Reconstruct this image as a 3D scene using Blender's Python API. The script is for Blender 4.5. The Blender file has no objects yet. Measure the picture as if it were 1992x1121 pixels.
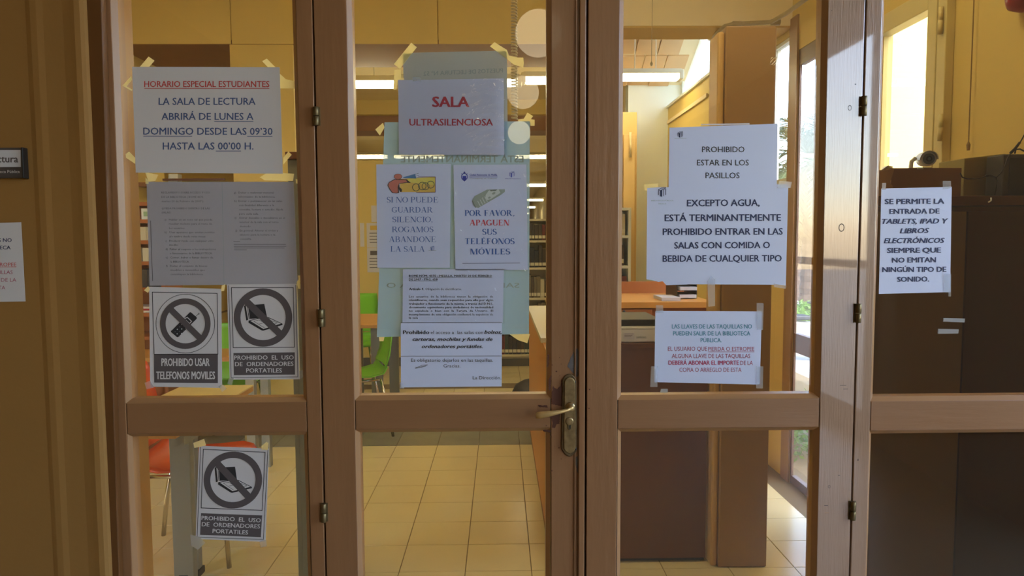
import bpy, math, random
from mathutils import Vector, Matrix

# ------------------------------------------------------------------ scene, camera, world, light
scene = bpy.context.scene
COL = scene.collection
rnd = random.Random(7)

F = 1380.0                       # focal length in pixels of the 1992 x 1121 frame
CAM = Vector((0.0, -1.45, 1.45))


def _n(v):
    l = math.sqrt(sum(c * c for c in v))
    return [c / l for c in v]


def _cross(a, b):
    return [a[1]*b[2]-a[2]*b[1], a[2]*b[0]-a[0]*b[2], a[0]*b[1]-a[1]*b[0]]


_Y = _n([973 - 996, 466 - 560.5, F])                      # depth axis seen by the camera
_dx = 1100 - 996
_dy = (F * F + (973 - 996) * _dx) / 94.5
_D = _n([_dx, _dy, F])                                    # straight down
_X = _cross(_D, _Y)


def _dot(a, b):
    return sum(p * q for p, q in zip(a, b))


def cam2w(v):
    return Vector((_dot(v, _X), _dot(v, _Y), -_dot(v, _D)))


cam_data = bpy.data.cameras.new('camera')
cam_data.sensor_width = 36.0
cam_data.lens = F / 1992 * 36.0
cam_data.clip_start = 0.01
cam_data.clip_end = 500
cam = bpy.data.objects.new('camera', cam_data)
COL.objects.link(cam)
cx, cy, cz = cam2w([1, 0, 0]), cam2w([0, -1, 0]), cam2w([0, 0, -1])
cam.matrix_world = Matrix(((cx.x, cy.x, cz.x, CAM.x), (cx.y, cy.y, cz.y, CAM.y), (cx.z, cy.z, cz.z, CAM.z), (0, 0, 0, 1)))
scene.camera = cam

scene.view_settings.view_transform = 'Standard'
scene.view_settings.look = 'None'
scene.view_settings.gamma = 1
scene.view_settings.use_curve_mapping = False
scene.view_settings.exposure = 0.68

world = bpy.data.worlds.new('sky')
scene.world = world
world.use_nodes = True
wn = world.node_tree.nodes
wl = world.node_tree.links
sky = wn.new('ShaderNodeTexSky')
sky.sky_type = 'NISHITA'
sky.sun_disc = False
sky.sun_elevation = math.radians(48)
sky.sun_rotation = math.radians(166)
sky.air_density = 1.0
sky.dust_density = 1.0
wl.new(sky.outputs[0], wn['Background'].inputs[0])
wn['Background'].inputs[1].default_value = 1.2

sun = bpy.data.lights.new('sun', 'SUN')
sun.energy = 3.2
sun.angle = math.radians(0.6)
sun.color = (1.0, 0.95, 0.86)
sun_o = bpy.data.objects.new('sun', sun)
COL.objects.link(sun_o)
sun_o.rotation_euler = Vector((0.12, 0.60, -0.80)).to_track_quat('-Z', 'Y').to_euler()

TUBE = 13.0            # emission of the fluorescent tubes
GLOBE = 2.8           # emission of the corridor globes
# ------------------------------------------------------------------ pixel <-> place helpers (used to measure the real positions)


def ray(px, py):
    return cam2w([px - 996, py - 560.5, F])


def atY(px, py, Y):
    r = ray(px, py)
    t = (Y - CAM.y) / r.y
    return CAM + r * t


def atX(px, py, X):
    r = ray(px, py)
    return CAM + r * (X / r.x)


def atZ(px, py, Z=0.0):
    r = ray(px, py)
    return CAM + r * ((Z - CAM.z) / r.z)


def D2Y(d):
    return d - 1.45


# ------------------------------------------------------------------ materials
def lin(c):
    return tuple(((v / 255) / 12.92 if v / 255 <= 0.04045 else ((v / 255 + 0.055) / 1.055) ** 2.4) for v in c) + (1.0,)


MATS = {}


def mat(name, rgb, rough=0.6, spec=0.5, metal=0.0, noise=0.0, nscale=8.0, bump=0.0, bscale=60.0, stretch=None,
        emit=0.0, trans=0.0, dark=None, coat=0.0):
    """principled material, colour varied by a noise, relief by a second noise"""
    if name in MATS:
        return MATS[name]
    m = bpy.data.materials.new(name)
    m.use_nodes = True
    nt = m.node_tree
    b = nt.nodes['Principled BSDF']
    b.inputs['Roughness'].default_value = rough
    b.inputs['Specular IOR Level'].default_value = spec
    b.inputs['Metallic'].default_value = metal
    b.inputs['Coat Weight'].default_value = coat
    col = lin(rgb)
    b.inputs['Base Color'].default_value = col
    tc = nt.nodes.new('ShaderNodeTexCoord')
    mp = nt.nodes.new('ShaderNodeMapping')
    nt.links.new(tc.outputs['Object'], mp.inputs[0])
    if stretch:
        mp.inputs['Scale'].default_value = stretch
    if noise > 0:
        nz = nt.nodes.new('ShaderNodeTexNoise')
        nz.inputs['Scale'].default_value = nscale
        nz.inputs['Detail'].default_value = 5
        nt.links.new(mp.outputs[0], nz.inputs[0])
        mx = nt.nodes.new('ShaderNodeMix')
        mx.data_type = 'RGBA'
        d = lin(dark) if dark else tuple(c * (1 - noise) for c in col[:3]) + (1,)
        mx.inputs[6].default_value = d
        mx.inputs[7].default_value = col if dark else tuple(min(1, c * (1 + noise * .5)) for c in col[:3]) + (1,)
        nt.links.new(nz.outputs[0], mx.inputs[0])
        nt.links.new(mx.outputs[2], b.inputs['Base Color'])
    if bump > 0:
        nb = nt.nodes.new('ShaderNodeTexNoise')
        nb.inputs['Scale'].default_value = bscale
        nb.inputs['Detail'].default_value = 4
        nt.links.new(mp.outputs[0], nb.inputs[0])
        bp = nt.nodes.new('ShaderNodeBump')
        bp.inputs['Strength'].default_value = bump
        bp.inputs['Distance'].default_value = 0.004
        nt.links.new(nb.outputs[0], bp.inputs['Height'])
        nt.links.new(bp.outputs[0], b.inputs['Normal'])
    if emit > 0:
        b.inputs['Emission Color'].default_value = col
        b.inputs['Emission Strength'].default_value = emit
    if trans > 0:       # thin sheet that lets light through
        tl = nt.nodes.new('ShaderNodeBsdfTranslucent')
        tl.inputs[0].default_value = col
        ms = nt.nodes.new('ShaderNodeMixShader')
        ms.inputs[0].default_value = trans
        nt.links.new(b.outputs[0], ms.inputs[1])
        nt.links.new(tl.outputs[0], ms.inputs[2])
        nt.links.new(ms.outputs[0], nt.nodes['Material Output'].inputs[0])
    MATS[name] = m
    return m


def film(name, rgb, alpha, rough=0.15, ior=1.45, bump=0.0, bscale=40, tint=(255, 255, 255), fresmul=1.0):
    """see-through thin layer: glass, plastic sleeve, clear tape. alpha = how much of a milky diffuse it adds"""
    if name in MATS:
        return MATS[name]
    m = bpy.data.materials.new(name)
    m.use_nodes = True
    nt = m.node_tree
    nt.nodes.remove(nt.nodes['Principled BSDF'])
    tr = nt.nodes.new('ShaderNodeBsdfTransparent')
    tr.inputs[0].default_value = lin(tint)
    df = nt.nodes.new('ShaderNodeBsdfDiffuse')
    df.inputs[0].default_value = lin(rgb)
    tl = nt.nodes.new('ShaderNodeBsdfTranslucent')
    tl.inputs[0].default_value = lin(rgb)
    half = nt.nodes.new('ShaderNodeMixShader')
    half.inputs[0].default_value = 0.5
    nt.links.new(df.outputs[0], half.inputs[1])
    nt.links.new(tl.outputs[0], half.inputs[2])
    body = nt.nodes.new('ShaderNodeMixShader')
    body.inputs[0].default_value = alpha
    nt.links.new(tr.outputs[0], body.inputs[1])
    nt.links.new(half.outputs[0], body.inputs[2])
    gl = nt.nodes.new('ShaderNodeBsdfGlossy')
    gl.inputs['Roughness'].default_value = rough
    fr = nt.nodes.new('ShaderNodeFresnel')
    geo = nt.nodes.new('ShaderNodeNewGeometry')      # same reflectance from either side of the thin sheet
    mi = nt.nodes.new('ShaderNodeMix')
    mi.inputs[2].default_value = ior
    mi.inputs[3].default_value = 1 / ior
    nt.links.new(geo.outputs['Backfacing'], mi.inputs[0])
    nt.links.new(mi.outputs[0], fr.inputs[0])
    fin = nt.nodes.new('ShaderNodeMixShader')
    if fresmul != 1.0:
        mm = nt.nodes.new('ShaderNodeMath')
        mm.operation = 'MULTIPLY'
        mm.inputs[1].default_value = fresmul
        mm.use_clamp = True
        nt.links.new(fr.outputs[0], mm.inputs[0])
        nt.links.new(mm.outputs[0], fin.inputs[0])
    else:
        nt.links.new(fr.outputs[0], fin.inputs[0])
    nt.links.new(body.outputs[0], fin.inputs[1])
    nt.links.new(gl.outputs[0], fin.inputs[2])
    if bump > 0:
        tc = nt.nodes.new('ShaderNodeTexCoord')
        nb = nt.nodes.new('ShaderNodeTexNoise')
        nb.inputs['Scale'].default_value = bscale
        nb.inputs['Detail'].default_value = 1.5
        nb.inputs['Distortion'].default_value = 1.0
        nt.links.new(tc.outputs['Object'], nb.inputs[0])
        bp = nt.nodes.new('ShaderNodeBump')
        bp.inputs['Strength'].default_value = bump
        bp.inputs['Distance'].default_value = 0.02
        nt.links.new(nb.outputs[0], bp.inputs['Height'])
        nt.links.new(bp.outputs[0], gl.inputs['Normal'])
        nt.links.new(bp.outputs[0], fr.inputs['Normal'])
    nt.links.new(fin.outputs[0], nt.nodes['Material Output'].inputs[0])
    MATS[name] = m
    return m


# ------------------------------------------------------------------ mesh helpers
class MB:
    def __init__(self):
        self.v = []
        self.f = []

    def box(self, x0, x1, y0, y1, z0, z1):
        n = len(self.v)
        for x in (x0, x1):
            for y in (y0, y1):
                for z in (z0, z1):
                    self.v.append((x, y, z))
        for q in ((0, 1, 3, 2), (4, 6, 7, 5), (0, 4, 5, 1), (2, 3, 7, 6), (0, 2, 6, 4), (1, 5, 7, 3)):
            self.f.append(tuple(n + i for i in q))
        return self

    def hexa(self, a, b):
        """a: 4 points (front, in order), b: the 4 matching back points"""
        n = len(self.v)
        self.v += [tuple(p) for p in a] + [tuple(p) for p in b]
        self.f += [(n+3, n+2, n+1, n), (n+4, n+5, n+6, n+7)]
        for i in range(4):
            j = (i + 1) % 4
            self.f.append((n+i, n+j, n+4+j, n+4+i))
        return self

    def prism(self, pts, off):
        """closed polygon pts (3D) swept by the vector off"""
        n = len(self.v)
        k = len(pts)
        self.v += [tuple(p) for p in pts] + [tuple(Vector(p) + Vector(off)) for p in pts]
        self.f.append(tuple(n + i for i in reversed(range(k))))
        self.f.append(tuple(n + k + i for i in range(k)))
        for i in range(k):
            j = (i + 1) % k
            self.f.append((n+i, n+j, n+k+j, n+k+i))
        return self

    def tube(self, pts, r, seg=8, r2=None):
        pts = [Vector(p) for p in pts]
        n0 = len(self.v)
        up = Vector((0, 0, 1))
        for i, p in enumerate(pts):
            d = (pts[min(i+1, len(pts)-1)] - pts[max(i-1, 0)]).normalized()
            a = d.cross(up)
            if a.length < 1e-3:
                a = d.cross(Vector((1, 0, 0)))
            a.normalize()
            b = d.cross(a).normalized()
            rr = r if r2 is None else r + (r2 - r) * i / max(1, len(pts)-1)
            for s in range(seg):
                t = 2 * math.pi * s / seg
                self.v.append(tuple(p + a * (math.cos(t) * rr) + b * (math.sin(t) * rr)))
        for i in range(len(pts) - 1):
            for s in range(seg):
                t = (s + 1) % seg
                self.f.append((n0+i*seg+s, n0+i*seg+t, n0+(i+1)*seg+t, n0+(i+1)*seg+s))
        self.f.append(tuple(n0 + s for s in reversed(range(seg))))
        self.f.append(tuple(n0 + (len(pts)-1)*seg + s for s in range(seg)))
        return self

    def lathe(self, c, axis, prof, seg=20):
        """prof: (distance along axis, radius)"""
        c = Vector(c)
        axis = Vector(axis).normalized()
        a = axis.cross(Vector((0, 0, 1)))
        if a.length < 1e-3:
            a = Vector((1, 0, 0))
        a.normalize()
        b = axis.cross(a)
        n0 = len(self.v)
        for h, r in prof:
            for s in range(seg):
                t = 2 * math.pi * s / seg
                self.v.append(tuple(c + axis * h + a * (math.cos(t)*r) + b * (math.sin(t)*r)))
        for i in range(len(prof) - 1):
            for s in range(seg):
                t = (s + 1) % seg
                self.f.append((n0+i*seg+s, n0+i*seg+t, n0+(i+1)*seg+t, n0+(i+1)*seg+s))
        self.f.append(tuple(n0 + s for s in reversed(range(seg))))
        self.f.append(tuple(n0 + (len(prof)-1)*seg + s for s in range(seg)))
        return self

    def tri(self, v, f):
        n = len(self.v)
        self.v += [tuple(p) for p in v]
        self.f += [tuple(n + i for i in q) for q in f]
        return self

    def build(self, name, m, parent=None, smooth=False, bevel=0.0, kind=None):
        me = bpy.data.meshes.new(name)
        me.from_pydata(self.v, [], self.f)
        me.update()
        if smooth:
            for p in me.polygons:
                p.use_smooth = True
        me.materials.append(m)
        o = bpy.data.objects.new(name, me)
        COL.objects.link(o)
        if parent is not None:
            o.parent = parent
            o.matrix_parent_inverse = Matrix.Translation(-parent.location)
        if bevel:
            bv = o.modifiers.new('bevel', 'BEVEL')
            bv.width = bevel
            bv.segments = 2
            bv.limit_method = 'ANGLE'
        if kind:
            o['kind'] = kind
        return o


def B(x0, x1, y0, y1, z0, z1):
    return MB().box(x0, x1, y0, y1, z0, z1)


def thing(name, loc, label=None, cat=None, group=None, kind=None):
    o = bpy.data.objects.new(name, None)
    o.empty_display_size = 0.05
    o.location = loc
    COL.objects.link(o)
    return tag(o, label, cat, group, kind)


def tag(o, label=None, cat=None, group=None, kind=None):
    if label:
        o['label'] = label
    if cat:
        o['category'] = cat
    if group:
        o['group'] = group
    if kind:
        o['kind'] = kind
    return o


def struct(name, mb, m, **k):
    return tag(mb.build(name, m, **k), kind='structure')


def copy_thing(root, loc, label):
    r = root.copy()
    COL.objects.link(r)
    r.location = loc
    r['label'] = label
    for ch in list(root.children):
        c = ch.copy()
        COL.objects.link(c)
        c.parent = r
        for g in ch.children:
            d = g.copy()
            COL.objects.link(d)
            d.parent = c
    return r


# ------------------------------------------------------------------ palette
M_doorH = mat('door_paint_rails', (146, 104, 68), rough=0.32, spec=0.55, noise=0.10, nscale=5, bump=0.2, bscale=14, stretch=(.6, 5, 5), coat=0.15)
M_door = mat('door_paint', (146, 104, 68), rough=0.32, spec=0.55, noise=0.10, nscale=5, bump=0.25, bscale=14, stretch=(5, 5, 0.6), coat=0.15)
M_doorR = mat('door_paint_grained', (158, 124, 96), rough=0.3, spec=0.6, noise=0.08, nscale=7, bump=0.2, bscale=44, stretch=(9, 9, 0.35), coat=1.0)
M_bead = mat('bead_paint', (160, 118, 78), rough=0.35, spec=0.5, noise=0.08)
M_seam = mat('seam_dark', (40, 26, 18), rough=0.9)
M_jamb = mat('jamb_paint', (104, 66, 32), rough=0.4, noise=0.1, nscale=4, bump=0.15, bscale=10, stretch=(5, 5, .5))
M_wallc = mat('corridor_plaster', (150, 108, 50), rough=0.75, noise=0.10, nscale=3, bump=0.15, bscale=40)
M_corner = mat('worn_plaster_edge', (150, 130, 88), rough=0.7, noise=0.15, nscale=6)
M_yellow = mat('yellow_wall_paint', (220, 192, 110), rough=0.7, noise=0.05, nscale=2)
M_cream = mat('cream_paint', (238, 220, 176), rough=0.75, noise=0.04, nscale=2)
M_white = mat('white_wall_paint', (232, 236, 226), rough=0.7, noise=0.03)
M_brownb = mat('brown_beam', (150, 104, 66), rough=0.6, noise=0.2, nscale=8)
M_board = mat('ceiling_board', (224, 184, 132), rough=0.7, noise=0.2, nscale=5)
M_tile = mat('floor_tile_glaze', (228, 210, 158), rough=0.22, spec=0.5, noise=0.06, nscale=5)
M_grout = mat('grout', (120, 100, 66), rough=0.9)
M_marble = mat('grey_marble', (142, 138, 120), rough=0.3, noise=0.35, nscale=7)
M_paper = mat('paper', (216, 211, 210), rough=0.55, spec=0.3, trans=0.10)
M_paper2 = mat('paper_shiny', (212, 218, 240), rough=0.35, spec=0.45, trans=0.12)
M_thin = film('sleeve_film', (200, 205, 215), 0.05, rough=0.12, bump=0.35, bscale=30)
M_crinkle = film('crinkled_sleeve_film', (205, 210, 225), 0.18, rough=0.06, bump=0.9, bscale=26)
M_inner = film('translucent_sheet', (196, 226, 246), 0.8, rough=0.4)
M_tapey = mat('masking_tape', (255, 250, 218), rough=0.6, trans=0.85)
M_tapec = film('clear_tape', (215, 220, 225), 0.38, rough=0.2)
M_glass = film('door_glass', (210, 205, 190), 0.022, rough=0.0, ior=1.5)
M_wglass = film('window_glass', (230, 235, 240), 0.01, rough=0.0, ior=1.45)
M_wood = mat('desk_wood', (196, 138, 66), rough=0.45, noise=0.14, nscale=5, stretch=(1, 1, 8))
M_woodd = mat('dark_wood', (104, 60, 34), rough=0.4, noise=0.15, nscale=4, stretch=(8, 8, 1))
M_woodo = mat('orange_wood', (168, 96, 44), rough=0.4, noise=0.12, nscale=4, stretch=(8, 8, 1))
M_steel = mat('brushed_grey_steel', (150, 148, 132), rough=0.4, metal=0.3)
M_chrome = mat('chrome', (205, 200, 185), rough=0.18, metal=1.0)
M_brass = mat('worn_brass', (206, 178, 126), rough=0.3, metal=0.7, noise=0.45, nscale=90, dark=(104, 82, 54))
M_brassl = mat('lever_brass', (206, 172, 112), rough=0.38, metal=0.55, noise=0.15, nscale=20)
M_hinge = mat('hinge_metal', (120, 104, 72), rough=0.4, metal=0.7, noise=0.3, nscale=60)
M_black = mat('black_plastic', (30, 28, 27), rough=0.45)
M_ink = mat('ink_black', (42, 40, 42), rough=0.7)
M_inknavy = mat('ink_navy', (44, 50, 84), rough=0.7)
M_inkblue = mat('ink_slate_blue', (72, 90, 132), rough=0.7)
M_inkblue2 = mat('ink_blue', (64, 100, 168), rough=0.7)
M_inkred = mat('ink_red', (196, 62, 54), rough=0.7)
M_inkred2 = mat('ink_crimson', (184, 44, 66), rough=0.7)
M_inkteal = mat('ink_teal', (80, 140, 160), rough=0.7)
M_inkpurple = mat('ink_purple', (168, 74, 96), rough=0.7)
M_inkgrey = mat('ink_faded', (98, 94, 98), rough=0.7)
M_inkfaint = mat('ink_showing_through', (160, 172, 170), rough=0.8)
M_inkdark = mat('ink_banner', (88, 80, 80), rough=0.7)
M_papertx = mat('print_white', (214, 210, 208), rough=0.6)
# ================================================================== THE FOLDING DOORS
ZT, ZB = 2.32, 0.012          # top and foot of the leaves


def vline(x0, x1, Y=0.0, ya=0, yb=1121):
    """an upright edge seen at pixel x0 on row ya and x1 on row yb, on the plane Y: returns x(z)"""
    a, b = atY(x0, ya, Y), atY(x1, yb, Y)
    return lambda z: b.x + (a.x - b.x) * (z - b.z) / (a.z - b.z)


def hz(px, py, Y=0.0):
    return atY(px, py, Y).z


def panel(la, lb, z0, z1, Y0, Y1):
    """solid between the upright edges la and lb from z0 to z1"""
    a = [(la(z0), Y0, z0), (lb(z0), Y0, z0), (lb(z1), Y0, z1), (la(z1), Y0, z1)]
    b = [(p[0], Y1, p[2]) for p in a]
    return MB().hexa(a, b)


def leaf(name, outL, outR, gu, gl, mL, mR, mrail, beadw=0.0085):
    """outL/outR outer edges; gu, gl = (left, right, z_low, z_high) of the upper and lower pane openings (outer bead edge)"""
    r = thing(name, (outL(0), 0.0, 0.0), kind='structure')
    T0, T1 = 0.0, 0.042
    g = 0.0012
    sl = lambda z: gu[0](z)
    sr = lambda z: gu[1](z)
    # stiles reach the full height; they end at the moulding of the panes
    panel(outL, sl, ZB, ZT, T0, T1).build('stile', mL, r, bevel=0.0015)
    panel(sr, outR, ZB, ZT, T0, T1).build('stile', mR, r, bevel=0.0015)
    for z0, z1 in ((ZB, gl[2]), (gl[3], gu[2]), (gu[3], ZT)):
        panel(lambda z: sl(z) + g, lambda z: sr(z) - g, z0, z1, T0 + 0.0006, T1).build('rail', M_doorH, r, bevel=0.001)
    for (L, R, z0, z1) in (gu, gl):
        w = beadw
        # mitred beads, sloping back towards the glass
        def bead(p, q, pi, qi):
            a = [(p[0], 0.001, p[1]), (q[0], 0.001, q[1]), (qi[0], 0.010, qi[1]), (pi[0], 0.010, pi[1])]
            b = [(x, 0.034, z) for x, _, z in a]
            o = MB().hexa(a, b).build('bead', M_bead, r)
        c = [(L(z0), z0), (R(z0), z0), (R(z1), z1), (L(z1), z1)]
        ci = [(L(z0)+w, z0+w), (R(z0)-w, z0+w), (R(z1)-w, z1-w), (L(z1)+w, z1-w)]
        for i in range(4):
            j = (i + 1) % 4
            bead(c[i], c[j], ci[i], ci[j])
        # thin dark putty line at the glass edge
        panel(lambda z: L(z) + w*0.7, lambda z: R(z) - w*0.7, z0 + w*0.7, z1 - w*0.7, 0.0185, 0.0215).build('pane', M_glass, r)
    return r


zt = ZT - 0.13
zlo = 0.17
s12 = vline(608, 634)
s23 = vline(1142, 1138)
s34 = vline(1685, 1653)
gap = 0.0016
door_1 = leaf('door_1', vline(192, 236), lambda z: s12(z) - gap,
              (vline(215, 257), vline(574, 606), hz(420, 784), zt),
              (vline(210, 256), vline(574, 604.5), zlo, hz(420, 842.5)), M_door, M_door, M_door)
door_2 = leaf('door_2', lambda z: s12(z) + gap, lambda z: s23(z) - gap * 1.6,
              (vline(674, 697), vline(1072, 1072), hz(870, 778), zt),
              (vline(674, 696), vline(1072, 1070), zlo, hz(870, 834.5)), M_door, M_door, M_door)
door_3 = leaf('door_3', lambda z: s23(z) + gap * 1.6, lambda z: s34(z) - gap,
              (vline(1206.5, 1199), vline(1611, 1588), hz(1400, 777), zt),
              (vline(1206.5, 1200), vline(1611, 1588), zlo, hz(1400, 833)), M_door, M_doorR, M_door)
door_4 = leaf('door_4', lambda z: s34(z) + gap, vline(2240, 2190),
              (vline(1717, 1684), vline(2170, 2120), hz(1850, 780), zt),
              (vline(1717, 1683), vline(2170, 2120), zlo, hz(1850, 837)), M_doorR, M_door, M_door)

# meeting strip (astragal) along the edge of leaf 2
panel(vline(1127, 1124), vline(1140, 1136), ZB, ZT, -0.007, 0.0).build('cover_strip', M_door, door_2, bevel=0.002)
panel(vline(1119, 1116), vline(1122, 1119), ZB, ZT, -0.003, 0.0).build('cover_strip', M_door, door_2, bevel=0.001)


for ln, dr in ((s12, door_1), (s23, door_2), (s34, door_3)):       # rebate behind each seam
    panel(lambda z: ln(z) - .012, lambda z: ln(z) + .012, ZB, ZT, 0.0425, 0.052).build('rebate_strip', M_seam, dr)


def hinge(px, ya, yb, parent):
    p0, p1 = atY(px, ya, -0.004), atY(px + (0), yb, -0.004)
    x = (p0.x + p1.x) / 2
    zm = (p0.z + p1.z) / 2
    h = MB().box(x - 0.0075, x + 0.0075, -0.0018, 0.001, p1.z, p0.z).build('hinge', M_hinge, parent)
    for a, b in ((p1.z, zm - 0.0006), (zm + 0.0006, p0.z)):
        MB().lathe((x, -0.005, a), (0, 0, 1), [(0, .0050), (.001, .0058), (b - a - .001, .0058), (b - a, .0050)], 12).build('knuckle', M_hinge, h, smooth=True)
    return h


hinge(615, 208, 244, door_1)
hinge(625, 602, 636, door_1)
hinge(630, 980, 1016, door_1)
hinge(1680.5, 187, 225, door_3)
hinge(1669.5, 591, 628, door_3)
hinge(1659, 976, 1012, door_3)

# ---- lock plate, lever and keyhole on leaf 2 ----


def hp(u, v, Y=0.0):                      # close-up coordinates of the lock to the door plane
    return atY(1040 + u / 4.87, 690 + v / 4.87, Y)


def plate(outline, y0, y1, name, m, parent, bevel=0.001):
    pts = [hp(u, v) for u, v in outline]
    return MB().prism([(p.x, y0, p.z) for p in pts], (0, y1 - y0, 0)).build(name, m, parent, bevel=bevel)


def arch(cx, cy, rx, ry, n, a0, a1):
    return [(cx + rx * math.cos(math.radians(a0 + (a1 - a0) * i / n)), cy - ry * math.sin(math.radians(a0 + (a1 - a0) * i / n))) for i in range(n + 1)]


lock_out = arch(328, 258, 66, 75, 14, 0, 180) + [(256, 620), (252, 885), (268, 918), (295, 945), (330, 966), (368, 945), (396, 915), (402, 880), (398, 560)]
lock_in = arch(330, 268, 50, 58, 12, 0, 180) + [(276, 620), (274, 880), (296, 912), (330, 932), (366, 912), (384, 880), (383, 560)]
M_dull = mat('lock_rim_brass', (150, 128, 92), rough=0.35, metal=0.8, noise=0.4, nscale=50, dark=(70, 56, 44))
lp = plate(lock_out, -0.0045, 0.0, 'lock_plate', M_dull, door_2, bevel=0.0014)
plate(lock_in, -0.0085, -0.0044, 'raised_plate', M_brass, lp, bevel=0.0012)
c = hp(336, 484)
MB().lathe((c.x, -0.0085, c.z), (0, -1, 0), [(0, .0096), (.003, .0096), (.005, .0082), (.0055, .0060), (.016, .0056)], 22).build('rosette', M_brass, lp, smooth=True)
# the lever: a shaft out of the plate, then a long grip to the left that widens
lev = []
path = [(345, 486, 6.2, -.022), (300, 496, 6.0, -.028), (245, 506, 7.0, -.031), (180, 516, 9.0, -.033), (110, 527, 11.5, -.034), (50, 537, 13.0, -.033), (15, 541, 12.5, -.031), (5, 543, 8.0, -.030)]
mb = MB()
rings = []
for (u, v, hgt, yy) in path:
    q = hp(u, v)
    hh = hgt * 0.00056
    ring = []
    for s in range(12):
        t = 2 * math.pi * s / 12
        ring.append((q.x, yy + 0.0042 * math.cos(t), q.z + hh * math.sin(t)))
    rings.append(ring)
n0 = 0
for ring in rings:
    mb.v += ring
for i in range(len(rings) - 1):
    for s in range(12):
        t = (s + 1) % 12
        mb.f.append((i*12+s, i*12+t, (i+1)*12+t, (i+1)*12+s))
mb.f.append(tuple(range(11, -1, -1)))
mb.f.append(tuple((len(rings)-1)*12 + s for s in range(12)))
lever = mb.build('lever', M_brassl, door_2, smooth=True)
MB().tube([(c.x, -0.012, c.z), (c.x, -0.026, c.z)], 0.0052, 12).build('lever_neck', M_brassl, lever, smooth=True)
k = hp(326, 622)
MB().lathe((k.x, -0.0080, k.z), (0, -1, 0), [(0, .0086), (.0026, .0080), (.003, .0058)], 18).build('cylinder_ring', M_brass, lp, smooth=True)
plate(arch(326, 622, 26, 30, 10, 0, 180) + arch(326, 672, 20, 30, 10, 180, 360), -0.0102, -0.008, 'lock_cylinder', M_hinge, lp, bevel=0.0006)
k2 = hp(330, 668)
B(k2.x - .0012, k2.x + .0012, -.0106, -.0100, k2.z - .005, k2.z + .005).build('keyway', M_black, lp)
for u, v in ((376, 256), (386, 888)):
    s_ = hp(u, v)
    MB().lathe((s_.x, -0.0040, s_.z), (0, -1, 0), [(0, .0032), (.0012, .0030), (.002, .0016)], 12).build('screw', M_black, lp, smooth=True)

# chipped paint round the lock: flakes missing, dark undercoat showing
M_chip = mat('undercoat_maroon', (84, 42, 22), rough=0.6, noise=0.2, nscale=60)
M_worn = mat('bare_blue_grey', (112, 110, 110), rough=0.45, noise=0.35, nscale=50, dark=(72, 56, 48))


def chips(poly, m, name='paint_chip', y=-0.0006, parent=None, jag=3.0):
    r = random.Random(int(poly[0][0] * 13 + poly[0][1]))
    pts = []
    for i, (u, v) in enumerate(poly):
        u2, v2 = poly[(i + 1) % len(poly)]
        n = max(1, int(math.hypot(u2 - u, v2 - v) / 9))
        for j in range(n):
            t = j / n
            pts.append((u + (u2 - u) * t + r.uniform(-jag, jag), v + (v2 - v) * t + r.uniform(-jag, jag)))
    w = [hp(u, v) for u, v in pts]
    return MB().prism([(p.x, y, p.z) for p in w], (0, 0.0005, 0)).build(name, m, parent or door_2)


chips([(255, 235), (245, 300), (210, 330), (175, 300), (165, 360), (160, 470), (262, 490), (262, 235)], M_chip)
chips([(30, 478), (75, 482), (120, 480), (125, 500), (40, 498)], M_chip)
chips([(100, 580), (160, 600), (172, 640), (165, 690), (195, 695), (205, 660), (235, 655), (240, 560), (100, 562)], M_chip)
chips([(122, 0), (138, 0), (130, 110), (118, 120)], M_chip)
chips([(133, 240), (158, 190), (150, 330), (133, 350)], M_chip)
chips([(80, 712), (155, 716), (150, 738), (85, 728)], M_chip)
chips([(355, 0), (400, -60), (440, 0), (425, 180), (400, 215), (375, 190), (310, 110)], M_worn)
chips([(372, 985), (410, 960), (412, 1030), (420, 1110), (405, 1125), (395, 1060)], M_worn)
for (u, v, s) in ((168, 98, 6), (205, 158, 9), (252, 88, 5), (238, 28, 5), (155, 765, 6), (232, 882, 7), (190, 872, 4), (110, 672, 6), (252, 988, 5), (520, 330, 8), (515, 508, 7), (500, 620, 4), (165, 1100, 7), (240, 200, 5)):
    chips([(u - s, v - s * .6), (u + s, v - s * .4), (u + s * .6, v + s * .7), (u - s * .5, v + s)], M_chip, jag=1.5, parent=door_2 if u < 480 else door_3)
# old scratches, dents and a painted-over knot on the right stiles
M_dent = mat('dent_dark', (74, 58, 46), rough=0.6)


def ringmark(px, py, r, parent):
    c_ = atY(px, py, 0)
    mb_ = MB()
    for i in range(14):
        t0, t1 = 2*math.pi*i/14, 2*math.pi*(i+1)/14
        a = [(c_.x + math.cos(t)*q*.7, -.0004, c_.z + math.sin(t)*q) for t, q in ((t0, r), (t1, r), (t1, r*.8), (t0, r*.8))]
        mb_.prism(a, (0, .0005, 0))
    return mb_.build('ring_dent', M_dent, parent)


ringmark(1653, 210, .0055, door_3)
ringmark(1637, 443, .0085, door_3)
ringmark(1613, 947, .0035, door_3)
for (px, py, w, h) in ((1664, 164, 2.5, 2), (1618, 20, 1.2, 1.2), (1632, 925, 4, 1.0), (1607, 984, 7, 1.2), (1608, 998, 8, 1.5), (1669, 895, 1.5, 4), (1640, 750, 12, .8), (1645, 757, 9, .8)):
    a = atY(px - w/2, py - h/2, 0)
    b = atY(px + w/2, py + h/2, 0)
    B(a.x, b.x, -.0004, .0002, b.z, a.z).build('scratch', M_dent if h != 1.5 else M_bead, door_3)

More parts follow.
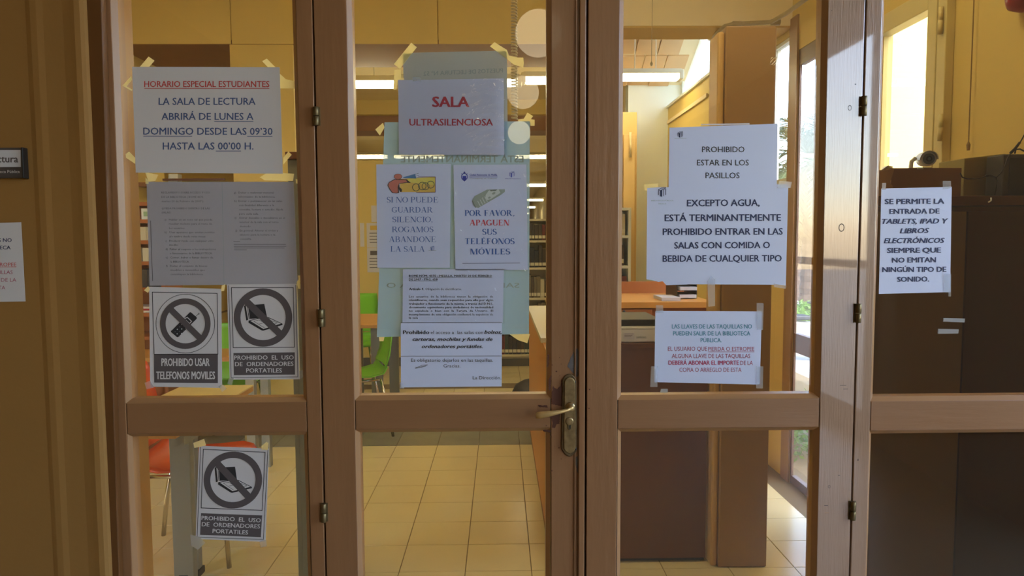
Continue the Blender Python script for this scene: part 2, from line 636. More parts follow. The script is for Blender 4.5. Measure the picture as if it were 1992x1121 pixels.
# ---- frame behind and around ----
jl, jr = vline(160, 216), vline(209, 243)
struct('trim_1', panel(vline(160, 214), lambda z: jr(z) - .001, 0, 2.36, -0.02, -0.001), M_jamb, bevel=0.002)
wallr = vline(255.5, 299, 0.14)
struct('trim_2', panel(vline(200, 240, 0.05), wallr, 0, 2.36, 0.05, 0.14), mat('reveal_paint', (176, 128, 66), rough=0.35, noise=.08))
struct('trim_3', B(1.36, 1.46, -0.02, 0.14, 0, 2.36), M_jamb)
struct('trim_4', B(jl(2.36), 1.46, -0.02, 0.14, 2.33, 2.42), M_jamb)

# ================================================================== CORRIDOR (behind and beside the camera)
CX0, CX1, CY = -2.3, 2.6, -10.0
CZ = 3.05
YW = -0.05
prof = [(-1600, -.030), (48, -.030), (58, -.032), (70, -.032), (82, -.030), (120, -.0295), (134, -.031), (144, -.0325), (154, -.031), (160, -.027), (163, -.0215), (163, .0)]
mb = MB()
zs = [0.0, 0.76, 1.94, CZ]
# edge line leans a little as in the photograph; keep it plumb by averaging
rows = []
for z in zs:
    row = []
    for px, y in prof:
        base = atY(px, 0, -.03).x if px < 0 else None
        a = atY(px, 0, -.03).x
        row.append((max(a, CX0), y, z))
    rows.append(row)
edge_dx = atY(218, 1121, -.05).x - atY(163, 0, -.05).x
n = len(prof)
for row in rows:
    mb.v += row
for i in range(len(zs) - 1):
    for j in range(n - 1):
        mb.f.append((i*n+j, i*n+j+1, (i+1)*n+j+1, (i+1)*n+j))
# back side
xb = rows[0][-1][0]
mb.box(CX0, xb, 0.0, 0.10, 0, CZ)
struct('wall_left_front', mb, M_wallc)
struct('wall_front_top', B(CX0, CX1, 0.0, 0.10, 2.40, CZ), M_wallc)
struct('wall_front_upper', B(-6.0, 1.78, 0.0, 0.10, CZ + .11, 4.62), M_wallc)
struct('ceiling_roof', B(-6.0, 1.78, 0.0, 30, 4.63, 4.75), M_wallc)
struct('wall_front_right', B(1.46, CX1, -0.03, 0.10, 0, 2.42), M_wallc)
struct('wall_left', B(CX0 - .12, CX0, CY, 0.1, 0, CZ), M_wallc)
struct('wall_back', B(CX0, CX1, CY - .12, CY, 0, CZ), M_wallc)
struct('ceiling_corridor', B(CX0 - .1, CX1 + .1, CY - .1, 0.1, CZ, CZ + .1), mat('corridor_ceiling', (206, 184, 138), rough=.8))
struct('floor_corridor', B(CX0 - .1, CX1 + .1, CY - .1, 0.0, -.1, 0), mat('corridor_terrazzo', (150, 128, 96), rough=.35, noise=.15, nscale=40))
# the right corridor wall with two tall glazed openings
wr = MB()
wins = [(-8.6, -7.4, 0.9, 2.4), (-5.15, -3.55, 0.12, 2.98), (-1.9, -0.2, 0.12, 2.95)]
ys = [CY] + [v for w in wins for v in (w[0], w[1])] + [0.1]
for i in range(0, len(ys), 2):
    wr.box(CX1, CX1 + .2, ys[i], ys[i+1], 0, CZ)
for (a, b, z0, z1) in wins:
    wr.box(CX1, CX1 + .2, a, b, 0, z0)
    wr.box(CX1, CX1 + .2, a, b, z1, CZ)
struct('wall_right_corridor', wr, M_wallc)


def window(name, X, a, b, z0, z1, m, bars=(), t=0.05, glass=True):
    r = thing(name, (X, a, z0), kind='structure')
    for q in ((a, a + t, z0, z1), (b - t, b, z0, z1)):
        B(X, X + .05, *q).build('frame', m, r)
    for q in ((a + t, b - t, z0, z0 + t), (a + t, b - t, z1 - t, z1)):
        B(X, X + .05, *q).build('frame', m, r)
    for zb in bars:
        B(X, X + .05, a + t, b - t, zb - t * .6, zb + t * .6).build('glazing_bar', m, r)
    if glass:
        B(X + .02, X + .026, a + t, b - t, z0 + t, z1 - t).build('pane', M_wglass, r)
    return r


for i, (a, b, z0, z1) in enumerate(wins):
    window('window_%d' % (i + 1), CX1 + .08, a, b, z0, z1, M_jamb, bars=((z0 + z1) / 2 - .3,))

# globe lamps hanging from the corridor ceiling behind the photographer (their reflection shows in the glass)
M_globe = mat('opal_globe', (255, 236, 196), rough=0.3, emit=GLOBE)
for i, (px, py, dia) in enumerate(((1047, 65, 88), (1017, 180, 62), (1010, 258, 44))):
    d = 0.30 * F / dia
    p = atY(px, py, -1.45 + d)
    loc = (p.x, 0.02 - (p.y - 0.02), p.z)
    g = thing('globe_lamp', loc, 'opal white globe lamp hanging from the corridor ceiling, ' + ('nearest', 'middle', 'farthest')[i] + ' from the doors', 'lamp', 'corridor globe lamps')
    MB().lathe((loc[0], loc[1], loc[2] - .15), (0, 0, 1), [(.15 - .15*math.cos(math.pi*k/12), max(.002, .15*math.sin(math.pi*k/12))) for k in range(13)], 24).build('glass_globe', M_globe, g, smooth=True)
    MB().lathe((loc[0], loc[1], loc[2] + .14), (0, 0, 1), [(0, .05), (.04, .045), (.05, .012), (CZ - loc[2] - .16, .012), (CZ - loc[2] - .15, .05), (CZ - loc[2] - .14, .05)], 14).build('stem', M_brass, g, smooth=True)

# ================================================================== THE READING ROOM
XL, XR, XC = -2.65, 1.71, 1.74     # left wall, right wall (near part), right wall (far part)
YB = D2Y(6.8)                         # white end wall on the right
d_head = 5.0
# --- floor: base slab plus tiles laid one by one ---
struct('floor', B(-6.2, 3.2, 0.02, 30, -.12, -0.004), M_grout)
fl = bpy.data.objects['floor']
TX, TY = 0.29, 0.2735
xo = atZ(931, 866).x
yo = atZ(931, 866).y
tile_me = None
xs0 = xo - TX * math.floor((xo - XL) / TX)


def tile_obj(x0, x1, y0, y1, m=M_tile, name='floor_tile', top=0.0):
    g_ = 0.0016
    mb_ = MB()
    dz = rnd.uniform(-.0003, .0003)
    a = [(x0+g_, y0+g_, -.004), (x1-g_, y0+g_, -.004), (x1-g_, y1-g_, -.004), (x0+g_, y1-g_, -.004)]
    b = [(x0+g_*1.6, y0+g_*1.6, dz+top), (x1-g_*1.6, y0+g_*1.6, dz+top), (x1-g_*1.6, y1-g_*1.6, dz+top), (x0+g_*1.6, y1-g_*1.6, dz+top)]
    mb_.hexa(a, b)
    return mb_.build(name, m, fl)


count = 0
stuff = MB()
for j in range(-14, 32):
    y0 = yo + TY * j
    y1 = y0 + TY
    if y0 < 0.15 or y1 > YB + .3:
        continue
    strip = (0 <= j < 2) and False
    for i in range(0, 16):
        x0 = xs0 + TX * i
        x1 = x0 + TX
        if x1 > XC:
            continue
        if -0.02 < y0 - yo < 0.5 and x0 < 1.0:
            continue
        near = (y0 > 1.3)
        vis = near and (x0 < 0.35 or y0 < 3.0) and y0 < 6.5
        if vis and count < 290:
            tile_obj(x0, x1, y0, y1)
            count += 1
        else:
            stuff.hexa([(x0+.002, y0+.002, -.004), (x1-.002, y0+.002, -.004), (x1-.002, y1-.002, -.004), (x0+.002, y1-.002, -.004)],
                       [(x0+.002, y0+.002, 0), (x1-.002, y0+.002, 0), (x1-.002, y1-.002, 0), (x0+.002, y1-.002, 0)])
for j in range(0, 78):
    y0 = YB + .3 + TX * j
    for i in range(0, 24):
        x0 = -5.6 + TX * i
        stuff.hexa([(x0+.002, y0+.002, -.004), (x0+TX-.002, y0+.002, -.004), (x0+TX-.002, y0+TX-.002, -.004), (x0+.002, y0+TX-.002, -.004)],
                   [(x0+.002, y0+.002, 0), (x0+TX-.002, y0+.002, 0), (x0+TX-.002, y0+TX-.002, 0), (x0+.002, y0+TX-.002, 0)])
stuff.build('floor_tile', M_tile, fl, kind='stuff')
# grey marble threshold strip, slab by slab
for i in range(-9, 3):
    x0 = xo + TX * i * 1.0
    if x0 > 0.9:
        break
    tile_obj(max(XL, x0), x0 + TX, yo, yo + TY * 2, M_marble, 'marble_slab', 0.001)

# --- walls ---
struct('wall_left_room', B(XL - .15, XL, 0.1, D2Y(5.7), 0, 4.6), M_yellow)
struct('wall_left_hall', B(-5.9, -5.75, D2Y(5.7), 30, 0, 4.6), M_yellow)
struct('wall_left_return', B(-5.9, XL - .1501, D2Y(5.6), D2Y(5.7), 0, 4.6), M_yellow)
struct('wall_far', B(-5.9, 1.35, 29.0, 29.2, 0, 4.6), M_yellow)
struct('wall_back_right', B(1.22, XC + .04, YB + .001, YB + .15, 0, 4.6), M_white)
struct('wall_right_hall', B(1.22, 1.37, YB + .16, 29.0, 0, 4.6), M_cream)
# right wall near part with exterior door opening and casement window
ED = (D2Y(3.30), D2Y(4.10))       # exterior door opening (y)
WN = (D2Y(2.80), D2Y(3.19))
EZ, W0, W1 = 2.52, 1.50, 2.35
w = MB()
TK = .04
NW = (D2Y(4.21), D2Y(4.52))
nz0, nz1 = 1.78, hz(1525, 76, D2Y(4.3))
for (a, b, z0, z1) in ((0.1, WN[0], 0, 4.0), (WN[0], WN[1], 0, W0), (WN[0], WN[1], W1, 4.0), (WN[1], ED[0], 0, 4.0), (ED[0], ED[1], EZ, 4.0),
                       (ED[1], NW[0], 0, 4.0), (NW[0], NW[1], 0, nz0), (NW[0], NW[1], nz1, 4.0), (NW[1], D2Y(4.7), 0, 4.0)):
    w.box(XR, XR + (.012 if a == ED[1] else TK), a, b, z0, z1 if z1 < 4 else 4.62)
struct('wall_right', w, M_yellow)
# far part, set back, with a clerestory opening above a ledge
zled = 2.68
w = MB()
w.box(XC - .14, XC + .04, D2Y(4.701), YB, 0, zled)
w.box(XC - .14, XC + .04, D2Y(4.701), YB, 4.0, 4.6)
struct('wall_right_far', w, M_yellow)
struct('trim_5', B(XC - .155, XC - .142, D2Y(5.5), YB - .02, zled - .15, zled - .12), M_cream)
struct('trim_6', B(XC - .16, XC + .04, D2Y(4.71), YB, zled + .001, zled + .02), M_white)
M_blind = mat('white_roller_fabric', (244, 248, 240), rough=0.8, trans=0.55)
wc = thing('window_4', (XC, D2Y(6.4), zled), kind='structure')
B(XC, XC + .004, D2Y(4.72), YB, zled + .04, 3.99).build('pane', film('clerestory_glass', (240, 246, 240), 0.5, rough=.2), wc)
for yy in (D2Y(4.72), D2Y(5.4), YB - .05):
    B(XC - .02, XC + .03, yy, yy + .05, zled + .021, 3.99).build('frame', M_white, wc)

# --- ceilings and beams ---
struct('ceiling_entry', B(XL - .1, XR + .2, 0.1, D2Y(d_head), 3.30, 3.42), M_cream)
# bulkhead over the threshold: upright panels, brown soffit
zh = hz(700, 86, D2Y(d_head))
zh2 = hz(1300, 50, D2Y(4.2))
bk = struct('wall_bulkhead', B(XL - .1, 0.80, D2Y(d_head), D2Y(5.66), zh + .03, 4.6), M_yellow)
xs = [XL, atY(450, 40, D2Y(d_head)).x, atY(852, 40, D2Y(d_head)).x, 0.80]
for i in range(3):
    B(xs[i] + .004, xs[i+1] - .004, D2Y(d_head) - .012, D2Y(d_head) - .001, zh, 3.29).build('wall_panel', M_yellow, bk)
struct('ceiling_soffit', B(XL, 0.80, D2Y(d_head) + .001, D2Y(5.66), zh, zh + .029), M_brownb)
b2 = struct('wall_bulkhead_right', B(0.55, XR - .001, D2Y(4.2), D2Y(4.44), zh2, 4.62), M_cream)
struct('ceiling_beam_right', B(0.55, XR - .001, D2Y(4.201), D2Y(4.44), zh2 - .012, zh2 - .001), mat('beam_ochre', (206, 170, 96), rough=.7))
# second beam
zb2 = hz(1050, 259, D2Y(8.4))
struct('ceiling_beam', B(-5.7, 1.21, D2Y(8.2), D2Y(8.6), zb2, 3.019), M_brownb)
struct('ceiling_beam_upper', B(-5.7, 1.21, D2Y(8.1), D2Y(8.19), hz(1050, 222, D2Y(8.1)), 3.019), M_yellow)
# sloping boarded ceiling of the middle bay
ya, za = D2Y(4.45), 4.05
yb_, zb_ = YB, 2.90
rf = MB().hexa([(-5.8, ya, za), (XC + .06, ya, za), (XC + .06, yb_, zb_), (-5.8, yb_, zb_)],
               [(-5.8, ya, za + .1), (XC + .06, ya, za + .1), (XC + .06, yb_, zb_ + .1), (-5.8, yb_, zb_ + .1)])
cl = struct('ceiling', rf, M_cream)
nrow = 12
for r_ in range(nrow):
    t0, t1 = r_ / nrow, (r_ + 1) / nrow
    for q in range(8):
        x0 = 0.50 + 0.2 * q * 1.0 + (0.1 if r_ % 2 else 0)
        x1 = x0 + 0.2
        if x1 > XC + .055:
            continue
        e = 0.006
        def pp(x, t, o=0.0):
            return (x, ya + (yb_ - ya) * t, za + (zb_ - za) * t - o)
        dz = rnd.uniform(.010, .022)
        MB().hexa([pp(x0 + e, t0 + .006, dz), pp(x1 - e, t0 + .006, dz), pp(x1 - e, t1 - .006, dz), pp(x0 + e, t1 - .006, dz)],
                  [pp(x0 + e, t0 + .006), pp(x1 - e, t0 + .006), pp(x1 - e, t1 - .006), pp(x0 + e, t1 - .006)]).build('ceiling_board', M_board, cl)
struct('ceiling_hall', B(-5.8, 1.3, YB + .001, 29.1, 3.02, 3.15), M_cream)

# --- yellow pier on the left, brown partition on the right ---
p0, p1 = atY(452, 200, D2Y(5.3)), atY(570, 200, D2Y(5.3))
struct('wall_pier', B(p0.x, p1.x, D2Y(5.3), D2Y(5.62), 0.001, zh - .001), M_yellow)
pu0, pu1 = atY(450, 200, D2Y(d_head)), atY(572, 200, D2Y(d_head))
struct('wall_pier_head', B(pu0.x, pu1.x, D2Y(d_head), D2Y(5.299), 1.75, zh - .001), M_yellow)
q0, q1 = atY(1409, 300, D2Y(3.02)), atY(1507, 300, D2Y(3.02))
PT = hz(1460, 50, D2Y(3.02))
M_part = mat('partition_paint', (160, 122, 76), rough=0.42, noise=0.08, nscale=3)
part = thing('partition_panel', (q0.x, D2Y(3.02), 0), 'tall glossy brown partition end standing left of the garden door', 'partition')
B(q0.x, q1.x, D2Y(3.02), D2Y(3.02) + .05, 0.001, PT).build('board', M_part, part, bevel=.006)
B(q0.x - .03, q0.x - .001, D2Y(3.02) + .01, D2Y(3.02) + .14, 0.001, PT - .02).build('edge_board', mat('partition_edge', (206, 164, 98), rough=.5, noise=.06), part, bevel=.01)
B(q0.x, q1.x, D2Y(3.02) + .052, D2Y(3.02) + .14, 0.001, PT - .02).build('side_board', M_part, part)

# exterior door on the right wall
ED_t = .02
ext = thing('door_5', (XR + .06, ED[0], 0), kind='structure')
M_edoor = mat('garden_door_paint', (112, 80, 58), rough=0.4, noise=0.1)
X_ = XR + .001
for (a, b) in ((ED[0], ED[0] + ED_t), (ED[1] - ED_t, ED[1])):
    B(X_, X_ + .012, a, b, 0.001, EZ - .001).build('stile', M_edoor, ext)
zr1 = atX(1560, 672, X_).z
zbt = 0.05
for (a, b) in ((0.002, zbt), (zr1 - .055, zr1 + .055), (EZ - .09, EZ - .002)):
    B(X_, X_ + .03, ED[0] + ED_t, ED[1] - ED_t, a, b).build('rail', M_edoor, ext)
for (a, b) in ((zbt, zr1 - .055), (zr1 + .055, EZ - .09)):
    B(X_ + .004, X_ + .008, ED[0] + ED_t, ED[1] - ED_t, a, b).build('pane', M_wglass, ext)
# narrow side light next to the garden door
wing = thing('window_6', (XR, NW[0], nz0), kind='structure')
for (a, b) in ((NW[0], NW[0] + .012), (NW[1] - .03, NW[1])):
    B(XR + .01, XR + .05, a, b, nz0, nz1).build('frame', M_white, wing)
for (a, b) in ((nz0, nz0 + .03), (nz1 - .02, nz1)):
    B(XR + .01, XR + .05, NW[0] + .012, NW[1] - .03, a, b).build('frame', M_white, wing)
B(XR + .025, XR + .029, NW[0] + .012, NW[1] - .03, nz0 + .03, nz1 - .02).build('pane', M_wglass, wing)
B(XR - .012, XR - .001, ED[1], NW[0], .001, EZ + .2).build('cover_board', M_part, wing)

# casement window seen through leaf 4
M_case = mat('casement_paint', (214, 196, 134), rough=0.5, noise=.06)
cw = thing('window_5', (XR, WN[0], W0), kind='structure')
yf0, yf1 = D2Y(2.69), WN[0] + .035
B(XR - .035, XR - .001, yf0, yf0 + .055, W0 - .1, 2.9).build('frame', M_case, cw, bevel=.003)
B(XR - .03, XR + .03, WN[0] - .04, WN[0] + .02, W0 - .1, W1 + .1).build('casement_stile', M_case, cw, bevel=.003)
B(XR - .03, XR + .03, WN[0] + .02, WN[1] + .12, W1 - .01, W1 + .07).build('casement_rail', M_case, cw, bevel=.003)
B(XR - .02, XR + .11, WN[0] + .02, WN[1], W0 - .03, W0 - .001).build('sill', M_case, cw)
B(XR + .015, XR + .019, WN[0] + .02, WN[1], W0, W1 - .01).build('pane', M_wglass, cw)
for py in (40, 248):
    c_ = atX(1832, py, XR - .04)
    MB().lathe((XR - .045, c_.y, c_.z - .05), (0, 0, 1), [(0, .009), (.048, .009), (.05, .007), (.052, .009), (.1, .009)], 10).build('hinge_knuckle', M_case, cw, smooth=True)

# pipe along the ceiling edge, hooks and cords
M_pipe = mat('painted_pipe', (170, 152, 112), rough=.4)
yp = D2Y(4.1)
pp_ = [atY(1380, 76, D2Y(4.5)), atY(1410, 51, yp), atY(1425, 47, yp), atY(1500, 43, yp), atY(1530, 26, D2Y(3.9)), atY(1560, 4, D2Y(3.65)), atY(1590, -20, D2Y(3.4))]
pipe = MB().tube(pp_, .012, 10).build('ceiling_pipe', M_pipe, smooth=True)
tag(pipe, 'thin painted pipe bending along the ceiling edge above the partition', 'pipe')
for i in (2, 3):
    a, b = pp_[i], pp_[i] + Vector((.05, 0, 0))
    MB().tube([a, b], .017, 10).build('pipe_sleeve', M_pipe, pipe, smooth=True)
# ================================================================== PAPERS ON THE GLASS
TXT = {}


def glyphs(s, bold=0.0, shear=0.0, res=2):
    k = (s, bold, shear, res)
    if k not in TXT:
        c = bpy.data.curves.new('t', 'FONT')
        c.body = s
        c.shear = shear
        c.resolution_u = res
        o = bpy.data.objects.new('t', c)
        m = o.to_mesh()
        v = [(q.co.x, q.co.y) for q in m.vertices]
        f = [tuple(p.vertices) for p in m.polygons]
        o.to_mesh_clear()
        bpy.data.objects.remove(o)
        bpy.data.curves.remove(c)
        x0 = min(a for a, b in v)
        x1 = max(a for a, b in v)
        if bold > 0.001:
            n = len(v)
            vv, ff = [], []
            for q, (ox, oy) in enumerate(((-bold, -bold * .3), (bold, -bold * .3), (bold, bold * .3), (-bold, bold * .3))[:4 if bold > .006 else 2]):
                vv += [(a + ox, b + oy, q) for a, b in v]
                ff += [tuple(i + q * n for i in p) for p in f]
            v, f = vv, ff
        TXT[k] = ([(q[0] - x0,) + tuple(q[1:]) for q in v], f, x1 - x0)
    return TXT[k]


def ell(cx, cy, rx, ry, a0, a1, thick, thin, n=14, rev=False):
    """arc stroke whose weight swells at the sides (or at the middle when rev)"""
    out = []
    P = []
    for i in range(n + 1):
        a = math.radians(a0 + (a1 - a0) * i / n)
        c_ = abs(math.sin(a)) if rev else abs(math.cos(a))
        w_ = thin + (thick - thin) * c_ ** 1.4
        ux, uy = math.cos(a), math.sin(a)
        P.append(((cx + ux * (rx - w_ / 2), cy + uy * (ry - w_ / 2)), (cx + ux * (rx + w_ / 2), cy + uy * (ry + w_ / 2))))
    for i in range(n):
        out.append([P[i][0], P[i][1], P[i+1][1], P[i+1][0]])
    return out


def serif_glyph(ch, T=0.13, t=0.045):
    """capital letters with serifs as lists of quads, cap height 1; returns quads, width"""
    s = 0.10                # serif reach
    h = 0.035

    def bar(x0, y0, x1, y1):
        return [(x0, y0), (x1, y0), (x1, y1), (x0, y1)]

    def stem(x, top=True, bot=True, w=None, y0=0, y1=1):
        w = w or T
        q = [bar(x, y0, x + w, y1)]
        if top:
            q.append(bar(x - s * .8, y1 - h, x + w + s * .8, y1))
        if bot:
            q.append(bar(x - s * .8, y0, x + w + s * .8, y0 + h))
        return q

    def dia(x0, y0, x1, y1, w):
        return [(x0, y0), (x0 + w, y0), (x1 + w, y1), (x1, y1)]
    a = s
    if ch == 'I':
        return stem(a), 2 * a + T
    if ch in 'ÉÓ':
        q, w = serif_glyph('E' if ch == 'É' else 'O', T, t)
        return q + [[(w * .45, 1.06), (w * .55, 1.06), (w * .66, 1.24), (w * .56, 1.24)]], w
    if ch == 'L':
        return stem(a) + [bar(a + T, 0, a + .52, t)] + [[(a + .48, t), (a + .52, 0), (a + .56, .25), (a + .53, .25)]], a + .60
    if ch in 'EF':
        q = stem(a) + [bar(a + T, 1 - t, a + .50, 1), bar(a + T, .49, a + .38, .49 + t), [(a + .47, 1), (a + .5, 1 - t), (a + .52, .78), (a + .49, .78)], bar(a + .37, .40, a + .40, .63)]
        if ch == 'E':
            q += [bar(a + T, 0, a + .54, t), [(a + .49, t), (a + .54, 0), (a + .59, .24), (a + .56, .24)]]
        return q, a + .62
    if ch == 'T':
        return stem(.34 - T/2 + .02, top=False) + [bar(.04, 1 - t, .68, 1), bar(.04, .77, .07, 1), bar(.65, .77, .68, 1)], .72
    if ch in 'PRB':
        q = stem(a) + [bar(a + T, 1 - t, a + .30, 1), bar(a + T, .47, a + .30, .47 + t)] + ell(a + .28, .74, .20, .245, -90, 90, T, t)
        if ch == 'R':
            q += [dia(a + .56, 0, a + .24, .49, T * 1.1), bar(a + .50, 0, a + .56 + T * 1.8, h)]
            return q, a + .62 + T
        if ch == 'B':
            q += [bar(a + T, 0, a + .32, t)] + ell(a + .30, .255, .25, .235, -90, 90, T, t)
            return q, a + .66
        return q, a + .58
    if ch == 'D':
        return stem(a) + [bar(a + T, 1 - t, a + .28, 1), bar(a + T, 0, a + .28, t)] + ell(a + .26, .5, .36, .48, -90, 90, T, t), a + .76
    if ch == 'U':
        return stem(a, bot=False, y0=.3) + stem(a + .56, bot=False, w=t, y0=.3) + ell(a + .31 + t/2, .32, .26, .32, 180, 360, T * .8, t), a + .56 + t + a
    if ch == 'N':
        return stem(a, w=t) + stem(a + .62, bot=False, w=t) + [dia(a + .62 - T * .8, 0, a - .02, 1, T * 1.15)], a + .62 + t + a
    if ch == 'M':
        return stem(a, w=t) + stem(a + .70, w=T) + [dia(a + .33, 0, a - .01, 1, T * 1.1), dia(a + .35, 0, a + .72, 1, t)], a + .70 + T + a
    if ch == 'A':
        return [dia(.06, 0, .36, 1, t), dia(.60, 0, .32, 1, T * 1.1), bar(.18, .32, .60, .32 + t), bar(0, 0, .22, h), bar(.52, 0, .82, h)], .82
    if ch == 'V':
        return [dia(.34, 0, .06, 1, T * 1.1), dia(.38, 0, .64, 1, t), bar(0, 1 - h, .28, 1), bar(.54, 1 - h, .76, 1)], .76
    if ch == 'S':
        return (ell(.29, .745, .20, .235, 30, 180, T * .8, t) + ell(.29, .745, .20, .235, 180, 250, T, T * .8)
                + ell(.29, .255, .22, .235, 70, -10, T, T * .8) + ell(.29, .255, .22, .235, -10, -155, T * .8, t)
                + [[(.20, .56), (.27, .62), (.42, .46), (.35, .39)], bar(.47, .74, .50, 1), bar(.06, 0, .09, .27)]), .58
    if ch == 'O':
        return ell(.40, .5, .33, .48, 0, 360, T, t, 24), .80
    if ch in 'CG':
        q = ell(.40, .5, .34, .48, 42, 318, T, t, 18) + [bar(.66, .70, .69, 1)]
        if ch == 'G':
            q += [bar(.58, .05, .58 + T, .42), bar(.48, .42 - h, .58 + T + .09, .42)]
            return q, .82
        return q, .76
    if ch == ',':
        return [[(.06, 0), (.06 + T, 0), (.06 + T, .12), (.06, .12)], [(.10 + T*.3, 0), (.06 + T, 0), (.07, -.16), (.05, -.14)]], .3
    return [], .3


def serif_text(s, bold=False):
    k = ('serif', s, bold)
    if k not in TXT:
        v, f = [], []
        x = 0
        for ch in s:
            q, w = serif_glyph(ch, .19 if bold else .125, .06 if bold else .042)
            for quad in q:
                n = len(v)
                v += [(x + a, b) for a, b in quad]
                f.append(tuple(range(n, n + len(quad))))
            x += w + .03
        x0 = min(a for a, b in v)
        TXT[k] = ([(a - x0, b) for a, b in v], f, max(a for a, b in v) - x0)
    return TXT[k]


CAPH = 0.73


class Sheet:
    """a paper on the glass. q: pixel corners TL TR BR BL on the plane Y; art coordinates are pixels, optionally remapped from another quad"""

    def __init__(self, name, label, q, Y, m, cat='notice', group=None, src=None, th=0.0004, outline=None, solid=True):
        self.Y = Y
        self.q = q
        self.src = src
        c = atY(sum(p[0] for p in q) / 4, max(p[1] for p in q), Y)
        self.root = thing(name, (c.x, Y, c.z), label, cat, group)
        self.acc = {}
        pts = outline or q
        w = [atY(x, y, Y) for x, y in pts]
        self.sheet = MB().prism([(p.x, Y, p.z) for p in w], (0, th, 0)).build('paper_sheet', m, self.root)

    def m(self, x, y):
        if self.src:
            (a, b, c, d) = self.src
            # inverse bilinear (few Newton steps)
            u = v = .5
            for _ in range(6):
                X = (1-u)*(1-v)*a[0] + u*(1-v)*b[0] + u*v*c[0] + (1-u)*v*d[0] - x
                Z = (1-u)*(1-v)*a[1] + u*(1-v)*b[1] + u*v*c[1] + (1-u)*v*d[1] - y
                xu = (1-v)*(b[0]-a[0]) + v*(c[0]-d[0])
                xv = (1-u)*(d[0]-a[0]) + u*(c[0]-b[0])
                yu = (1-v)*(b[1]-a[1]) + v*(c[1]-d[1])
                yv = (1-u)*(d[1]-a[1]) + u*(c[1]-b[1])
                det = xu*yv - xv*yu
                u -= (X*yv - Z*xv) / det
                v -= (Z*xu - X*yu) / det
            (a, b, c, d) = self.q
            x = (1-u)*(1-v)*a[0] + u*(1-v)*b[0] + u*v*c[0] + (1-u)*v*d[0]
            y = (1-u)*(1-v)*a[1] + u*(1-v)*b[1] + u*v*c[1] + (1-u)*v*d[1]
        return atY(x, y, self.Y)

    def add(self, pts, faces, ink, layer=0):
        k = (ink.name, layer)
        if k not in self.acc:
            self.acc[k] = (MB(), ink)
        mb = self.acc[k][0]
        n = len(mb.v)
        y = self.Y - 0.0003 - 0.00012 * layer
        for q in pts:
            p = self.m(q[0], q[1])
            mb.v.append((p.x, y - (.00002 * q[2] if len(q) > 2 else 0), p.z))
        mb.f += [tuple(n + i for i in f) for f in faces]

    def text(self, s, x0, x1, base, cap, ink, bold=0.0, it=0.0, y1=None, serif=None, mirror=False, layer=1, under=None, res=2, ch=CAPH):
        """y1: baseline at the right end (tilted lines)"""
        if y1 is None:
            y1 = base
        if serif is not None:
            v, f, w = serif_text(s, serif)
            ch = 1.0
        else:
            v, f, w = glyphs(s, bold, it, res)
        sx = (x1 - x0) / w
        sy = cap / ch
        pts = []
        for q in v:
            a, b = q[0], q[1]
            X = x0 + a * sx
            if mirror:
                X = x1 - a * sx
            t = (X - x0) / (x1 - x0)
            pts.append((X, base + (y1 - base) * t - b * sy, q[2] if len(q) > 2 else 0))
        self.add(pts, f, ink, layer)
        if under:
            for (a, b) in ([(x0, x1)] if under is True else under):
                ta, tb = (a - x0) / (x1 - x0), (b - x0) / (x1 - x0)
                ya, yb = base + (y1 - base) * ta + cap * .17, base + (y1 - base) * tb + cap * .17
                hh = max(.6, cap * .09)
                self.poly([(a, ya), (b, yb), (b, yb + hh), (a, ya + hh)], ink, layer)

    def poly(self, pts, ink, layer=1):
        self.add(pts, [tuple(range(len(pts)))], ink, layer)

    def line(self, pts, w, ink, layer=1, closed=False):
        n = len(pts)
        for i in range(n if closed else n - 1):
            (x0, y0), (x1, y1) = pts[i], pts[(i + 1) % n]
            l = math.hypot(x1 - x0, y1 - y0) or 1
            dx, dy = -(y1 - y0) / l * w / 2, (x1 - x0) / l * w / 2
            ex, ey = (x1 - x0) / l * w / 2, (y1 - y0) / l * w / 2
            self.poly([(x0 + dx - ex, y0 + dy - ey), (x1 + dx + ex, y1 + dy + ey), (x1 - dx + ex, y1 - dy + ey), (x0 - dx - ex, y0 - dy - ey)], ink, layer)

    def ring(self, cx, cy, ro, ri, ink, layer=1, n=56, ky=1.0):
        v, f = [], []
        for i in range(n):
            a = 2 * math.pi * i / n
            v += [(cx + math.cos(a) * ro, cy + math.sin(a) * ro * ky), (cx + math.cos(a) * ri, cy + math.sin(a) * ri * ky)]
            j = (i + 1) % n
            f.append((2*i, 2*j, 2*j+1, 2*i+1))
        self.add(v, f, ink, layer)

    def disc(self, cx, cy, rx, ry, ink, layer=1, n=20, rot=0):
        c_, s_ = math.cos(math.radians(rot)), math.sin(math.radians(rot))
        self.poly([(cx + math.cos(2*math.pi*i/n)*rx*c_ - math.sin(2*math.pi*i/n)*ry*s_, cy + math.cos(2*math.pi*i/n)*rx*s_ + math.sin(2*math.pi*i/n)*ry*c_) for i in range(n)], ink, layer)

    def tape(self, pts, m=None, front=True, dy=0.0):
        """strip of tape: a part of its sheet"""
        m = m or M_tapey
        y = self.Y - 0.0014 - dy if front else self.Y + 0.0012
        w = [atY(a, b, y) for a, b in pts]
        if m is M_tapec:
            return MB().tri([(p.x, y, p.z) for p in w], [tuple(range(len(w)))]).build('tape_strip', m, self.root)
        return MB().prism([(p.x, y, p.z) for p in w], (0, .0002, 0)).build('tape_strip', m, self.root)

    def film(self, pts, m, name='plastic_sleeve', dy=0.0016):
        y = self.Y - dy
        w = [atY(a, b, y) for a, b in pts]
        return MB().tri([(p.x, y, p.z) for p in w], [tuple(range(len(w)))]).build(name, m, self.root)

    def done(self):
        for (nm, layer), (mb, ink) in self.acc.items():
            mb.build('lettering' if layer != 2 else 'printed_picture', ink, self.root)


